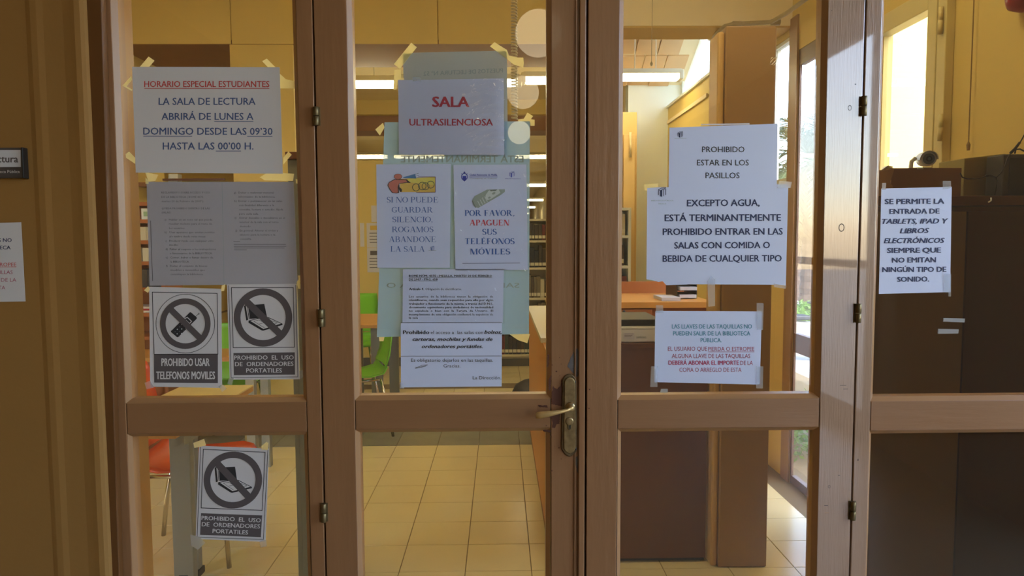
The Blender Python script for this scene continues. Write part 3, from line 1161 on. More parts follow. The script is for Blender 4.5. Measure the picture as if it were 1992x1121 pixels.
def lib_logo(s, x, y, k, ink):
    """small cube-like building emblem, a ruled word line below"""
    P = lambda a, b: (x + a * k, y + b * k)
    s.line([P(0, 4), P(5, 1), P(14, 0), P(12, 3), P(3, 6), P(0, 4)], .9*k, ink)
    s.poly([P(3, 6), P(7, 5), P(7, 18), P(3, 17)], ink)
    s.line([P(0, 5), P(0, 14)], 1.2*k, ink)
    s.line([P(10, 5), P(10, 16)], 1.0*k, ink)
    s.line([P(14, 3), P(14, 14)], 1.2*k, ink)
    s.line([P(5, 3), P(13, 1.5)], .8*k, ink)


YS, YS2, YS3 = 0.0168, 0.0158, 0.0146
# ---- 1 opening hours ----
s = Sheet('paper_notice', 'landscape white sheet with red and blue opening hours, high on the leftmost door leaf', [(257, 130), (544, 131), (550, 338), (264, 336)], YS2, M_paper)
s.text('HORARIO ESPECIAL ESTUDIANTES', 281, 524, 169.5, 12.5, M_inkred, .012, under=True)
s.text('LA SALA DE LECTURA', 309, 497, 204, 14.4, M_inkblue, .012)
s.text('ABRIRÁ DE LUNES A', 314.5, 493, 233.3, 14.4, M_inkblue, .012, under=[(417, 493)])
s.text('DOMINGO DESDE LAS 09\u201930', 279, 530, 262, 14.4, M_inkblue, .012, y1=262.5, under=[(279, 374), (481, 530)])
s.text('HASTA LAS 00\u201900 H.', 317, 493, 291, 14.4, M_inkblue, .012, under=[(420, 469)])
for t in ([(272, 130), (289, 110), (300.5, 118), (287, 134)], [(510, 119), (519, 114), (537, 132), (523, 133)], [(544, 143), (556, 154), (573, 158), (573, 172), (544, 172)],
          [(238, 167), (255, 148), (257, 155), (246, 168), (257, 174), (256, 177)], [(244, 300), (251, 295), (263, 307), (263, 319), (245, 307)],
          [(282, 335), (308, 340), (302, 352), (289, 354)], [(505, 345), (522, 335), (572, 338), (570, 352), (515, 351)], [(551, 307), (561, 295), (567.5, 301), (551, 320)]):
    s.tape(t, front=False)
s.done()

# ---- 2 rules of the reading room: two grey sheets in a sleeve ----
s = Sheet('rules_sheet', 'two grey typed rule sheets side by side in one sleeve, below the opening hours', [(285, 354), (571, 354), (579, 553), (291, 556)], YS, mat('paper_grey', (186, 182, 186), rough=.6, trans=.1))
ink = M_inkgrey
Lx = lambda u: 290 + u / 5.607
Ly = lambda v: 350 + v / 5.607 + 2
for (t, a, b, v) in (('REGLAMENTO SOBRE ACCESO Y USO', 135, 665, 138), ('DE LA BIBLIOTECA ( BOME 4375,', 137, 597, 186), ('martes 20 de Febrero de 2007 ).', 140, 600, 232),
                     ('QUEDA PROHIBIDO DENTRO DE LAS', 138, 662, 310), ('SALAS:', 138, 240, 355),
                     ('a)', 170, 190, 433), ('Hablar en un tono tal que pueda', 218, 690, 433), ('resultar molesto para el resto de', 218, 688, 478), ('los usuarios.', 220, 393, 526),
                     ('b)', 172, 195, 571), ('Usar aparatos que emitan sonidos', 222, 715, 571), ('y/o timbre desde otras mesas.', 222, 622, 616),
                     ('c)', 178, 196, 665), ('Producir ruido con cualquier otro', 222, 705, 665), ('medio.', 222, 322, 708),
                     ('d)', 180, 205, 755), ('Faltar al respeto a los trabajadores', 228, 730, 755), ('o funcionarios de la BIBLIOTECA.', 228, 692, 800),
                     ('e)', 182, 206, 846), ('Comer, beber o fumar dentro de', 230, 700, 846), ('la BIBLIOTECA.', 235, 440, 892),
                     ('f)', 186, 204, 938), ('Dañar el conjunto de bienes', 230, 635, 938), ('muebles e inmuebles que', 235, 608, 982), ('constituyen la biblioteca.', 235, 592, 1028)):
    s.text(t, Lx(a), Lx(b), Ly(v), 3.9, ink, .004, res=1)
Rx = lambda u: 430 + u / 5.606
for (t, a, b, v) in (('g)', 140, 165, 141), ('Dañar o maltratar material', 190, 575, 141), ('informativo de la biblioteca.', 190, 592, 186),
                     ('h)', 146, 172, 232), ('Entrar o permanecer en las salas', 192, 668, 232), ('con finalidad diferente a la', 196, 578, 278), ('consulta, lectura o estudio, fijada', 196, 678, 325), ('para cada sala.', 198, 410, 372),
                     ('i)', 150, 168, 416), ('Entrar descalzo o descalzarse en el', 202, 697, 416), ('interior de la sala con el torso', 204, 628, 462), ('desnudo.', 206, 330, 508),
                     ('j)', 158, 178, 555), ('En general: Alterar el orden y', 204, 624, 555), ('silencio para la lectura o la', 206, 592, 600), ('consulta.', 208, 335, 646)):
    s.text(t, Rx(a), Rx(b), 350 + v / 5.606 + 1.5, 3.9, ink, .004, res=1)
for i, (a, b) in enumerate(((138, 205), (142, 705), (142, 710), (145, 690), (145, 280))):
    s.line([(Rx(a), 470 + i * 3.6 + (2 if i else 0)), (Rx(b), 470 + i * 3.6 + (2 if i else 0))], .8, ink)
s.line([(432, 355), (436, 555)], .7, M_inkfaint)
s.line([(293, 430), (297, 546)], 1.2, M_inkgrey)
s.film([(283, 352), (575, 352), (584, 553), (288, 557)], M_thin)
s.tape([(575, 348), (582, 350), (582.5, 358), (576, 357)])
s.tape([(580, 536), (585, 536), (586, 548), (581, 551)])
s.tape([(283, 345), (289, 352), (289, 358), (283, 358)])
s.done()


def laptop_sign(s):
    I = M_inkdark
    s.line([(445, 556), (449.8, 735.2), (579.3, 733.3), (575.5, 555)], 1.0, M_ink)
    s.line([(450.4, 559.7), (570.5, 559.7), (572.8, 675.6), (453.8, 676.6)], 1.3, M_ink, closed=True)
    P = lambda u, v: (420 + u / 4.672, 540 + v / 4.672)
    # the laptop
    s.poly([P(256, 258), P(270, 250), P(294, 385), P(277, 392)], M_ink, 1)
    s.poly([P(283, 255), P(440, 240), P(466, 362), P(300, 378)], M_ink, 1)
    s.line([P(291, 262), P(308, 372)], .8, M_papertx, 2)
    s.poly([P(297, 392), P(388, 368), P(480, 362), P(606, 420), P(606, 432), P(430, 484), P(418, 482), P(297, 412)], M_ink, 1)
    s.poly([P(312, 394), P(392, 374), P(478, 368), P(592, 419), P(432, 468)], M_papertx, 2)
    s.line([P(345, 397), P(392, 386), P(440, 410), P(388, 425), P(345, 397)], .7, M_ink, 3)
    s.line([P(395, 430), P(440, 455)], .7, M_ink, 3)
    s.line([P(470, 380), P(560, 412), P(520, 428)], .7, M_ink, 3)
    s.ring(512, 617.9, 56.8, 44.0, I, 4)
    a = math.radians(44)
    c_, s_ = math.cos(a), math.sin(a)
    def Q(l, w):
        return (512 + l * c_ - w * s_, 617.9 + l * s_ + w * c_)
    s.poly([Q(-48, -6.8), Q(48, -6.8), Q(48, 6.8), Q(-48, 6.8)], I, 5)
    s.poly([(454.2, 687), (573.5, 685.6), (574, 729), (455.2, 730)], I, 1)
    s.text('PROHIBIDO  EL  USO', 456, 571.5, 700, 8.6, M_papertx, .016, y1=699.5, layer=3)
    s.text('DE  ORDENADORES', 457.5, 571, 712.6, 8.6, M_papertx, .016, y1=711.6, layer=3)
    s.text('PORTATILES', 479.3, 548.4, 724.9, 8.6, M_papertx, .016, layer=3)


QP = [(441.4, 553.3), (577, 552), (583.7, 738), (446.8, 739)]
# ---- 3 no mobile phones ----
s = Sheet('prohibition_sign', 'black and white crossed out mobile phone sign beside a crossed out laptop sign', [(290, 558), (430.5, 562), (432, 755), (292, 752.5)], YS2, M_paper, 'sign', 'prohibition signs')
s.line([(296.4, 568.5), (422.5, 571), (424, 689), (300, 689.4)], 1.3, M_ink, closed=True)
s.poly([(299.6, 689), (424, 689), (424, 745.5), (300.2, 744.5)], M_inkdark)
s.ring(360.8, 629.8, 57.6, 56.6, M_ink)
P = lambda u, v: (290 + u / 5.9, 560 + v / 5.9)
s.poly([P(252, 495), P(262, 490), P(470, 280), P(485, 284), P(550, 342), P(548, 356), P(335, 568), P(320, 566), P(256, 512)], M_ink, 1)
s.line([P(535, 330), P(568, 300)], .9, M_ink, 1)
s.ring(290 + 571 / 5.9, 560 + 297 / 5.9, 1.7, 1.0, M_ink, 1, 12)
s.line([P(412, 352), P(440, 340), P(490, 385), P(465, 410)], 1.7, M_papertx, 2)
s.line([P(425, 372), P(455, 400)], 1.5, M_papertx, 2)
for i in range(4):
    for j in range(3):
        u, v = 300 + i * 26 - j * 0 + j * 24, 505 - i * 28 + j * 24
        s.poly([P(u - 8, v), P(u, v - 8), P(u + 8, v), P(u, v + 8)], M_papertx if (i + j) % 2 else M_inkgrey, 2)
s.ring(360.8, 629.8, 49.2, 38.2, M_inkdark, 4)
a = math.radians(45)
def Q(l, w):
    return (360.8 + (l * math.cos(a) - w * math.sin(a)), 629.8 + (l * math.sin(a) + w * math.cos(a)) * .98)
s.poly([Q(-42, -6), Q(42, -6), Q(42, 6), Q(-42, 6)], M_inkdark, 5)
s.text('PROHIBIDO USAR', 314.6, 407.8, 712, 15.5, M_papertx, .032, layer=3)
s.text('TELEFONOS MOVILES', 304.4, 418.3, 737.6, 15.5, M_papertx, .032, layer=3)
s.tape([(281, 745), (292, 741), (300, 754), (285, 758)], M_tapec)
s.tape([(425, 752), (433, 748), (441, 756), (432, 763)], M_tapec)
s.tape([(431, 556), (438, 553), (436, 566), (430, 567)])
s.tape([(280, 565), (288, 557), (292, 563), (288, 570)])
s.done()
# ---- 4, 5 no laptops ----
s = Sheet('prohibition_sign', 'black and white crossed out laptop sign, right one of the pair under the rule sheets', QP, YS2, M_paper, 'sign', 'prohibition signs')
laptop_sign(s)
s.line([(577.5, 553), (583.5, 737)], 1.6, M_tapey)
s.tape([(577, 549), (583, 540), (585, 562), (580, 562)])
s.tape([(445, 737), (455, 735), (451, 750), (442, 747)], M_tapec)
s.tape([(583, 722), (590, 719), (590, 733), (583, 739)], M_tapec)
s.done()
s = Sheet('prohibition_sign', 'crossed out laptop sign taped alone on the low pane of the leftmost leaf', [(387, 867.5), (523, 873), (516.5, 1054.5), (380.5, 1049)], YS2, M_paper, 'sign', 'prohibition signs', src=QP)
laptop_sign(s)
s.tape([(376, 862), (397, 854), (401, 867), (378, 872)])
s.tape([(509, 868), (518, 860), (522, 862), (521, 876), (509, 875)])
s.tape([(370, 1040), (388, 1045), (400, 1056), (385, 1070), (372, 1062)], M_tapec)
s.tape([(505, 1054), (518, 1050), (519, 1063), (507, 1066)], M_tapec)
s.done()

# ---- 6 sheets at the inner side of the glass, mirrored writing showing through ----
YI = 0.0235
s = Sheet('laminated_sheet', 'large bluish translucent laminated sheet behind the glass of the handle leaf, writing seen reversed', [(748, 238), (1031, 236), (1029, 650), (733, 656)], YI, M_inner)
s.Y = YI + 0.0002
s.text('ESTÁ TERMINANTEMENTE', 780, 1018, 316, 14, M_inkfaint, .02, mirror=True)
s.text('SALAS CON COMIDA O', 752, 1010, 560, 10, M_inkfaint, .01, mirror=True)
s.Y = YI
for t in ([(730, 252), (745, 239), (748, 248), (739, 264)], [(1008, 236), (1008, 232), (1019, 231), (1026, 219), (1037, 226), (1033, 232), (1040, 233), (1040, 245), (1032, 245), (1031, 236)],
          [(990, 650), (1031, 650), (1026, 668), (1008, 662)], [(737, 655), (748, 655), (746, 664), (738, 664)]):
    s.tape(t, front=False)
s.done()
s = Sheet('paper_notice', 'blank looking grey sheet stuck inside the glass above the red ULTRASILENCIOSA notice', [(784, 103), (986, 98.5), (988, 300), (787, 302)], YI + .002, mat('paper_back', (198, 200, 192), rough=.6, trans=.2))
s.Y = YI + .0015
s.text('PUESTOS DE LECTURA Nº 52', 824, 978, 147.5, 8.5, M_inkfaint, .01, mirror=True, y1=141)
s.Y = YI + .002
for t in ([(766, 125), (800, 83), (811, 92), (778, 134)], [(767, 136), (780, 135), (780, 152), (786, 152), (786, 156), (774, 156), (771, 175), (765, 175)],
          [(953, 90), (962, 82), (986, 97), (990, 108), (1007, 112), (1018, 112), (1019, 122), (1018, 132), (1000, 126), (985, 114)]):
    s.tape(t, front=True)
s.done()
# ---- SALA ULTRASILENCIOSA in a crinkled sleeve ----
s = Sheet('paper_notice', 'white sheet reading SALA ULTRASILENCIOSA in red inside a crinkled shiny sleeve', [(774.6, 156), (980, 152.5), (980.7, 301.7), (776, 300.5)], YS2, M_paper2)
s.text('SALA', 841.7, 911.9, 208, 21, M_inkred2, .03)
s.text('ULTRASILENCIOSA', 796.6, 958.6, 244.4, 13.8, M_inkred2, .02)
# sleeve with real creases on its right half
mb = MB()
nx, ny = 60, 44
for j in range(ny + 1):
    for i in range(nx + 1):
        u, v = i / nx, j / ny
        p = atY(773.5 + (981.5 - 773.5) * u, 155 + (302.5 - 155) * v - 3 * u * (1 - v), YS2 - .005)
        amp = .0028 * max(0, min(1, (u - .6) / .12)) * (.4 + .6 * math.sin(v * 3.1))
        w_ = math.sin(v * 46 + 4 * math.sin(u * 9) + 2 * math.sin(v * 13)) * math.sin(u * 14 + 3 * math.sin(v * 17)) + .3 * math.sin(u * 60 + v * 35)
        mb.v.append((p.x, p.y + amp * w_, p.z))
for j in range(ny):
    for i in range(nx):
        a_ = j * (nx + 1) + i
        mb.f.append((a_, a_ + 1, a_ + nx + 2, a_ + nx + 1))
mb.build('plastic_sleeve', film('sleeve_gloss', (205, 210, 225), .03, rough=.06, ior=1.5, fresmul=3.0), s.root, smooth=True)
s.tape([(803, 150), (818, 150), (818, 158), (803, 158)], M_tapec)
s.done()

# ---- 8 SI NO PUEDE ----
s = Sheet('paper_notice', 'portrait sheet with a megaphone cartoon over thin blue capitals', [(732, 320), (877, 319), (875, 521), (734, 521)], YS, M_paper2)
P = lambda u, v: (730 + u / 6.225, 320 + v / 6.225)
K = mat('ink_cartoon_line', (70, 62, 60), rough=.7)
s.poly([P(300, 175), P(725, 152), P(725, 335), P(300, 335)], mat('ink_yellow', (222, 182, 84), rough=.7), 1)
s.poly([P(395, 170), P(725, 152), P(725, 250), P(560, 235), P(395, 215)], mat('ink_lemon', (224, 208, 96), rough=.7), 2)
s.line([P(525, 152), P(727, 152), P(727, 337), P(500, 340)], 1.0, mat('ink_brown', (120, 60, 50), rough=.7), 3)
BR = mat('ink_salmon', (196, 116, 96), rough=.7)
body = [(232, 178), (165, 215), (148, 252), (172, 300), (205, 345), (255, 352), (290, 345), (285, 300), (300, 335), (325, 330), (322, 300), (295, 275), (290, 235), (395, 222), (432, 224), (380, 182), (300, 178)]
s.poly([P(*q) for q in body], K, 3)
s.poly([P(240, 184), P(172, 220), P(158, 252), P(180, 298), P(210, 338), P(255, 345), P(276, 338), P(272, 270), P(290, 228), P(390, 214), P(372, 190), P(300, 186)], BR, 4)
s.disc(730 + 276/6.225, 320 + 148/6.225, 8.0, 5.6, K, 3)
s.disc(730 + 276/6.225, 320 + 148/6.225, 7.2, 4.9, BR, 5)
s.poly([P(338, 156), P(485, 115), P(497, 172), P(340, 166)], mat('ink_steel_blue', (88, 128, 168), rough=.7), 5)
s.line([P(488, 118), P(522, 108)], .6, K, 5)
s.line([P(495, 140), P(525, 135)], .6, K, 5)
s.line([P(500, 162), P(522, 160)], .6, K, 5)
for (u, v, r_) in ((495, 278, 7.5), (570, 262, 8), (610, 265, 7.5), (672, 245, 7.5)):
    s.ring(730 + u/6.225, 320 + v/6.225, r_, r_ - 1.3, mat('ink_olive', (96, 104, 78), rough=.7), 6, 24)
for (t, a, b, v) in (('SI NO PUEDE', 140, 762, 462), ('GUARDAR', 200, 700, 583), ('SILENCIO,', 208, 693, 700), ('ROGAMOS', 203, 705, 820), ('ABANDONE', 168, 735, 940), ('LA SALA', 185, 600, 1058)):
    s.text(t, 730 + a / 6.225, 730 + b / 6.225, 320 + v / 6.225, 10.8, M_inkblue2, serif=False)
lib_logo(s, 837.5, 479, .5, M_inkblue2)
s.line([(834, 487.5), (848, 487.5)], .6, M_inkfaint)
s.film([(730, 317), (879, 317), (877, 523), (732, 523)], M_thin)
s.done()
# ---- 9 POR FAVOR ----
s = Sheet('paper_notice', 'portrait sheet with a pale phone picture above bold blue capitals', [(882, 321), (1024, 320), (1027, 525), (886, 526)], YS, M_paper2)
P = lambda u, v: (880 + u / 5.34, 320 + v / 5.34)
BL = mat('ink_crest_blue', (60, 72, 170), rough=.7)
s.poly([P(105, 120), P(145, 120), P(145, 160), P(125, 178), P(105, 160)], BL)
s.ring(880 + 125/5.34, 320 + 128/5.34, 6.6, 5.2, BL, 1, 18, 1.1)
s.poly([P(112, 98), P(138, 98), P(134, 82), P(126, 72), P(116, 82)], BL)
s.line([P(95, 95), P(108, 110)], 1, BL)
s.line([P(155, 95), P(142, 110)], 1, BL)
s.text('Ciudad Autónoma de Melilla', 880 + 178/5.34, 880 + 465/5.34, 342, 3.9, BL, .03, res=1)
s.line([(913.3, 344.3), (967.3, 344.3)], .8, BL)
s.text('Consejería de Cultura', 914, 966, 348.3, 2.0, M_inkgrey, res=1)
lib_logo(s, 991.5, 334, .62, BL)
s.text('www.bibliotecapublica.es', 982.6, 1013, 348.6, 2.4, BL, res=1)
PH = mat('ink_phone_grey', (150, 160, 146), rough=.7)
PH2 = mat('ink_phone_light', (200, 206, 198), rough=.7)
PH3 = mat('ink_phone_dark', (110, 122, 110), rough=.7)
s.poly([P(205, 375), P(230, 330), P(360, 262), P(545, 258), P(545, 285), P(500, 320), P(270, 452), P(235, 445), P(215, 420)], PH, 1)
s.poly([P(345, 320), P(375, 275), P(400, 262), P(480, 260), P(500, 295), P(400, 360), P(365, 370), P(345, 350)], PH2, 2)
s.poly([P(385, 264), P(470, 260), P(450, 275), P(400, 280)], PH3, 3)
s.disc(880 + 430/5.34, 320 + 300/5.34, 3.6, 2.2, PH, 3, 14, -25)
s.disc(880 + 385/5.34, 320 + 345/5.34, 2.8, 1.8, PH, 3, 14, -25)
for i in range(4):
    s.line([P(265 + i * 24, 385 - i * 16), P(290 + i * 24, 432 - i * 16)], 1.4, PH2, 3)
s.line([P(210, 385), P(240, 445)], 1.6, PH3, 3)
for (t, a, b, v, k_) in (('POR FAVOR,', 127, 645, 535, M_inkblue2), ('APAGUEN', 178, 593, 635, mat('ink_pink_red', (210, 70, 84), rough=.7)), ('SUS', 310, 462, 730, M_inkblue2), ('TELÉFONOS', 132, 648, 828, M_inkblue2), ('MÓVILES', 183, 602, 935, M_inkblue2)):
    s.text(t, 880 + a/5.34, 880 + b/5.34, 320 + v/5.34, 11.2, k_, serif=True)
s.text('Palacio - Telf. 000 - Melilla - www - biblioteca', 900, 1011, 513.5, 2.2, M_inkgrey, res=1) if False else s.line([(900, 512.5), (1011, 511.8)], 1.1, mat('ink_small_print', (120, 124, 150)))
s.film([(880, 318), (1026, 318), (1029, 528), (884, 528)], M_thin)
s.done()
# ---- 10 BOME and bag notice ----
s = Sheet('rules_sheet', 'small typed article about identifying yourself, between the blue notices and the bag notice', [(784, 524), (980, 524), (978, 628), (783, 628)], YS, M_paper2)
P = lambda u, v: (780 + u / 9.343, 520 + v / 9.343)
def tl(t, a, b, v, cap=4.5, bold=.004, **k):
    s.text(t, 780 + a/9.343, 780 + b/9.343, 520 + v/9.343, cap, M_ink, bold, res=1, **k)
tl('BOME NÚM. 4375 - MELILLA, MARTES 20 DE FEBRERO', 147, 1655, 176, 4.4, .025, under=True)
tl('DE 2007 - PÁG. 658', 147, 665, 240, 4.4, .025, under=True)
tl('Artículo 4.', 150, 418, 416, 4.6, .025)
tl('Obligación de identificarse.', 440, 1108, 416, 4.6, 0)
tl('Los  usuarios  de  la  biblioteca  tienen  la  obligación  de', 147, 1675, 552, 4.4, .004)
tl('identificarse, cuando sean requeridos para ello por algún', 147, 1675, 616, 4.4, .012)
tl('trabajador o funcionario de la misma, a través del D.N.I.,', 147, 1675, 683, 4.4, .012)
tl('documento equivalente para ciudadanos de nacionalidad', 147, 1675, 748, 4.4, .012)
tl('no  española  o  bien  con  la  Tarjeta  de  Usuario.  El', 147, 1675, 811, 4.4, .008)
tl('incumplimiento de esta obligación conllevará la expulsión de', 147, 1675, 878, 4.4, .002)
tl('la sala', 147, 310, 938, 4.4, .002)
s.film([(778, 522), (984, 522), (982, 630), (779, 630)], M_thin)
s.done()
s = Sheet('paper_notice', 'white sheet headed Prohibido about bags and backpacks, lowest on the handle leaf', [(779.5, 628), (976.5, 627), (976, 752), (780, 754)], YS2, M_paper2)
X5 = lambda u: 640 + u / 2.335
Y5 = lambda v: 300 + v / 2.335
s.text('Prohibido', X5(337), X5(455), Y5(817), 7.2, M_ink, .03)
s.text('el acceso a  las salas con', X5(462), X5(700), Y5(817), 6.6, M_ink)
s.text('bolsos,', X5(706), X5(783), Y5(816), 7.2, M_ink, .03, .3)
s.text('carteras, mochilas y fundas de', X5(380), X5(742), Y5(848), 7.0, M_ink, .028, .3)
s.text('ordenadores portátiles.', X5(422), X5(698), Y5(881), 7.0, M_ink, .028, .3)
s.text('Es obligatorio dejarlos en las taquillas.', X5(373), X5(745), Y5(943), 6.6, M_ink)
s.text('Gracias.', X5(520), X5(597), Y5(969), 6.6, M_ink)
s.text('La Dirección.', X5(653), X5(782), Y5(1023), 6.6, M_ink)
s.line([(780, 627.8), (976, 627.3)], .8, M_ink)
s.line([(780, 693.2), (976, 692.8)], .8, M_ink)
s.line([(808, 715), (822, 713.5), (832, 710), (820, 711), (808, 717), (828, 713)], .8, M_inkgrey)
s.tape([(778, 744), (786, 744), (786, 756), (778, 756)], M_tapec)
s.done()

# ---- 11 PROHIBIDO ESTAR ----
s = Sheet('paper_notice', 'white sheet reading PROHIBIDO ESTAR EN LOS PASILLOS, high on the leaf right of the handle', [(1302.4, 248.5), (1512.5, 240.7), (1511, 372), (1300.5, 370)], YS, M_paper2)
s.text('PROHIBIDO', 1365.8, 1448, 296.3, 11.8, M_ink, .004)
s.text('ESTAR EN LOS', 1356, 1456.5, 322, 11.8, M_ink, .004)
s.text('PASILLOS', 1372.5, 1438.6, 347, 11.8, M_ink, .004)
lib_logo(s, 1318.6, 256, .66, M_inknavy)
s.line([(1312.5, 269.4), (1335, 269)], .7, M_inkfaint)
s.tape([(1363.4, 243.5), (1363.4, 241.5), (1458, 239.5), (1458, 242.5)], M_papertx, front=False)
s.done()
# ---- 12 EXCEPTO AGUA, torn along the lower left ----
q12 = [(1259, 365.3), (1533.5, 358), (1528.7, 555.7), (1258.4, 545)]
s = Sheet('paper_notice', 'wide white sheet in bold navy capitals beginning EXCEPTO AGUA, torn at its lower left edge', q12, YS3, M_paper2,
          outline=[(1259, 365.3), (1533.5, 358), (1528.7, 555.7), (1500, 554), (1440, 553.6), (1340, 553.4), (1296, 555), (1289, 547), (1281, 549), (1272, 546), (1257.5, 543.5)])
for (t, a, b, v, c_) in (('EXCEPTO AGUA,', 440, 790, 178, 13.6), ('ESTÁ TERMINANTEMENTE', 332, 893, 250, 13.6), ('PROHIBIDO ENTRAR EN LAS', 323, 902, 317, 13.4), ('SALAS CON COMIDA O', 378, 840, 383, 13.2), ('BEBIDA DE CUALQUIER TIPO', 322, 897, 447, 13.2)):
    s.text(t, 1160 + a/2.49, 1160 + b/2.49, 330 + v/2.49, c_, M_inknavy, .022, y1=330 + (v - 2)/2.49)
lib_logo(s, 1281, 365, 1.0, M_inknavy)
s.text('BIBLIOTECA PÚBLICA', 1267, 1310, 391.5, 2.6, M_inkfaint, .01, res=1)
s.text('MELILLA', 1281, 1296, 397.5, 2.2, M_inkfaint, .01, res=1)
s.tape([(1253, 359), (1280, 357), (1280, 364), (1259, 366), (1259, 371), (1254, 370)])
s.tape([(1516, 352), (1541, 354), (1538, 366), (1512, 366)], M_tapec)
s.tape([(1376, 548), (1383, 537), (1391, 544), (1391, 596), (1378, 597)], M_tapec)
s.tape([(1505, 552), (1530, 556), (1528, 562), (1506, 559)], M_tapec)
s.done()


def keys_sign(s, P):
    """lines of the locker key notice: P maps the art x,y"""
    for (t, a, b, v, k_, bo) in (('LAS LLAVES DE LAS TAQUILLAS NO', 366, 753, 770, M_inkteal, .016), ('PUEDEN SALIR DE LA BIBLIOTECA', 372, 745, 803.5, M_inkteal, .016), ('PÚBLICA.', 505, 607, 837, M_inkteal, .016),
                                 ('EL USUARIO QUE', 347, 536, 878, M_inkpurple, .002), ('PIERDA O ESTROPEE', 542, 765, 879, M_inkpurple, .002), ('ALGUNA LLAVE DE LAS TAQUILLAS', 366, 745, 913, M_inkpurple, .002),
                                 ('DEBERÁ ABONAR EL IMPORTE', 350, 690, 946, mat('ink_magenta', (176, 40, 84), rough=.7), .02), ('DE LA', 697, 758, 947, M_inkpurple, .002), ('COPIA O ARREGLO DE ESTA', 402, 703, 980, M_inkpurple, .002)):
        s.text(t, 1160 + a/2.49, 1160 + b/2.49, 330 + v/2.49, 8.6, k_, bo, under=[(1160 + a/2.49, 1160 + b/2.49)] if 'PIERDA' in t else None)


q13 = [(1274.9, 605), (1482, 606), (1478, 748.5), (1273, 743.7)]
s = Sheet('paper_notice', 'small landscape sheet about locker keys in teal and purple print on the glass', q13, YS2, M_paper2, group='locker key notices')
keys_sign(s, None)
s.tape([(1472, 590), (1485.5, 590), (1484.5, 642), (1472, 642)], M_tapec)
s.tape([(1267, 713), (1279, 713), (1279, 753), (1265, 753)], M_tapec)
s.tape([(1471, 713), (1485, 713), (1484, 756), (1471, 756)], M_tapec)
s.tape([(1276, 594), (1290, 594), (1290, 609), (1276, 609)], M_tapec)
s.done()
# ---- 14 TABLETS ----
s = Sheet('paper_notice', 'portrait white sheet in bold grey capitals allowing tablets and electronic books, on the rightmost leaf', [(1714.5, 367), (1851.5, 363.7), (1848.3, 568.6), (1709.7, 572)], YS2, M_paper2)
for (t, a, b, v, it) in (('SE PERMITE LA', 352, 638, 166, 0), ('ENTRADA DE', 375, 615, 214, 0), ('TABLETS, IPAD Y', 338, 657, 262, .25), ('LIBROS', 425, 565, 308, .25), ('ELECTRÓNICOS', 347, 640, 356, .25),
                         ('SIEMPRE QUE', 363, 622, 403, 0), ('NO EMITAN', 387, 598, 450, 0), ('NINGÚN TIPO DE', 340, 648, 496, 0), ('SONIDO.', 412, 565, 543, 0)):
    s.text(t, 1580 + a/2.49, 1580 + b/2.49, 330 + (v + 1)/2.49, 10.2, M_inknavy, .034, it, y1=330 + (v - 1)/2.49)
s.tape([(1834, 352), (1850, 352), (1850, 366), (1834, 368)], M_tapec)
s.tape([(1716, 356), (1724, 356), (1723, 369), (1716, 369)], M_tapec)
s.tape([(1836, 533), (1850.5, 533), (1850, 577), (1845, 577), (1845, 569), (1836, 569)], M_tapec)
s.done()

# leftover strips of tape on the glass of leaf 4 and 3
for (q, lab, m_) in (([(1836, 619), (1877, 620), (1876, 627.5), (1835, 626)], 'upper of two leftover clear tape strips below the tablets notice', M_tapec),
                     ([(1825.5, 640), (1865, 641), (1864, 649), (1825, 649.5)], 'lower of two leftover clear tape strips below the tablets notice', M_tapec),
                     ([(1286, 757), (1299, 757), (1299, 764), (1284, 764)], 'tiny tape scrap at the foot of the pane under the locker key notice', M_tapec)):
    w_ = [atY(a, b, .0168) for a, b in q]
    tag(MB().prism([(p.x, .0165, p.z) for p in w_], (0, .001, 0)).build('tape_scrap', m_), lab, 'tape')

# ---- 15 plate and 16 paper on the left wall ----
YWL = -0.0315
M_plate = mat('plate_grey_frame', (92, 88, 88), rough=.35, metal=.5)
s = Sheet('wall_plate', 'grey framed room name plate ending in ctura on the left wall', [(-330, 289.5), (46, 287.3), (49, 346), (-330, 350)], YWL - .010, M_plate, 'plate', th=.0095)
s.poly([(-322, 293), (40.5, 292), (40.8, 325), (-322, 327)], mat('plate_white', (205, 204, 208), rough=.4))
s.text('Sala de Lectura', -84, 35.3, 316, 14.6, M_inkdark, .022)
s.text('Biblioteca Pública', -22, 38.5, 336.8, 6.2, M_papertx)
a_ = atY(43, 287, YWL - .012)
b_ = atY(49, 347, YWL - .012)
B(a_.x, b_.x, YWL - .016, YWL, b_.z, a_.z).build('end_cap', M_black, s.root, bevel=.001)
s.done()
s = Sheet('paper_notice', 'locker key notice on the left wall, partly cut off, under the name plate', [(-230, 441), (41, 432.5), (49.5, 586.6), (-220, 590)], YWL - .001, M_paper, group='locker key notices')
for (t, b, v, w_, k_, bo) in (('LAS LLAVES DE LAS TAQUILLAS NO', 23, 470.7, 215, M_inknavy, .016), ('PUEDEN SALIR DE LA BIBLIOTECA', 20.8, 485.2, 207, M_inknavy, .016),
                              ('EL USUARIO QUE PIERDA O ESTROPEE', 32, 518.2, 232, M_inkred, .002), ('ALGUNA LLAVE DE LAS TAQUILLAS', 24.8, 533.2, 210, M_inkpurple, .002),
                              ('DEBERÁ ABONAR EL IMPORTE DE LA', 32, 548.2, 226, M_inkpurple, .002), ('COPIA O ARREGLO DE ESTA', 10.6, 563.2, 167, M_inkpurple, .002)):
    s.text(t, b - w_ * .83, b, v, 7.4, k_, bo, under=[(b - 103, b)] if 'PIERDA' in t else None)
s.done()
# ================================================================== THINGS INSIDE THE ROOM
def yd(d):
    return D2Y(d)


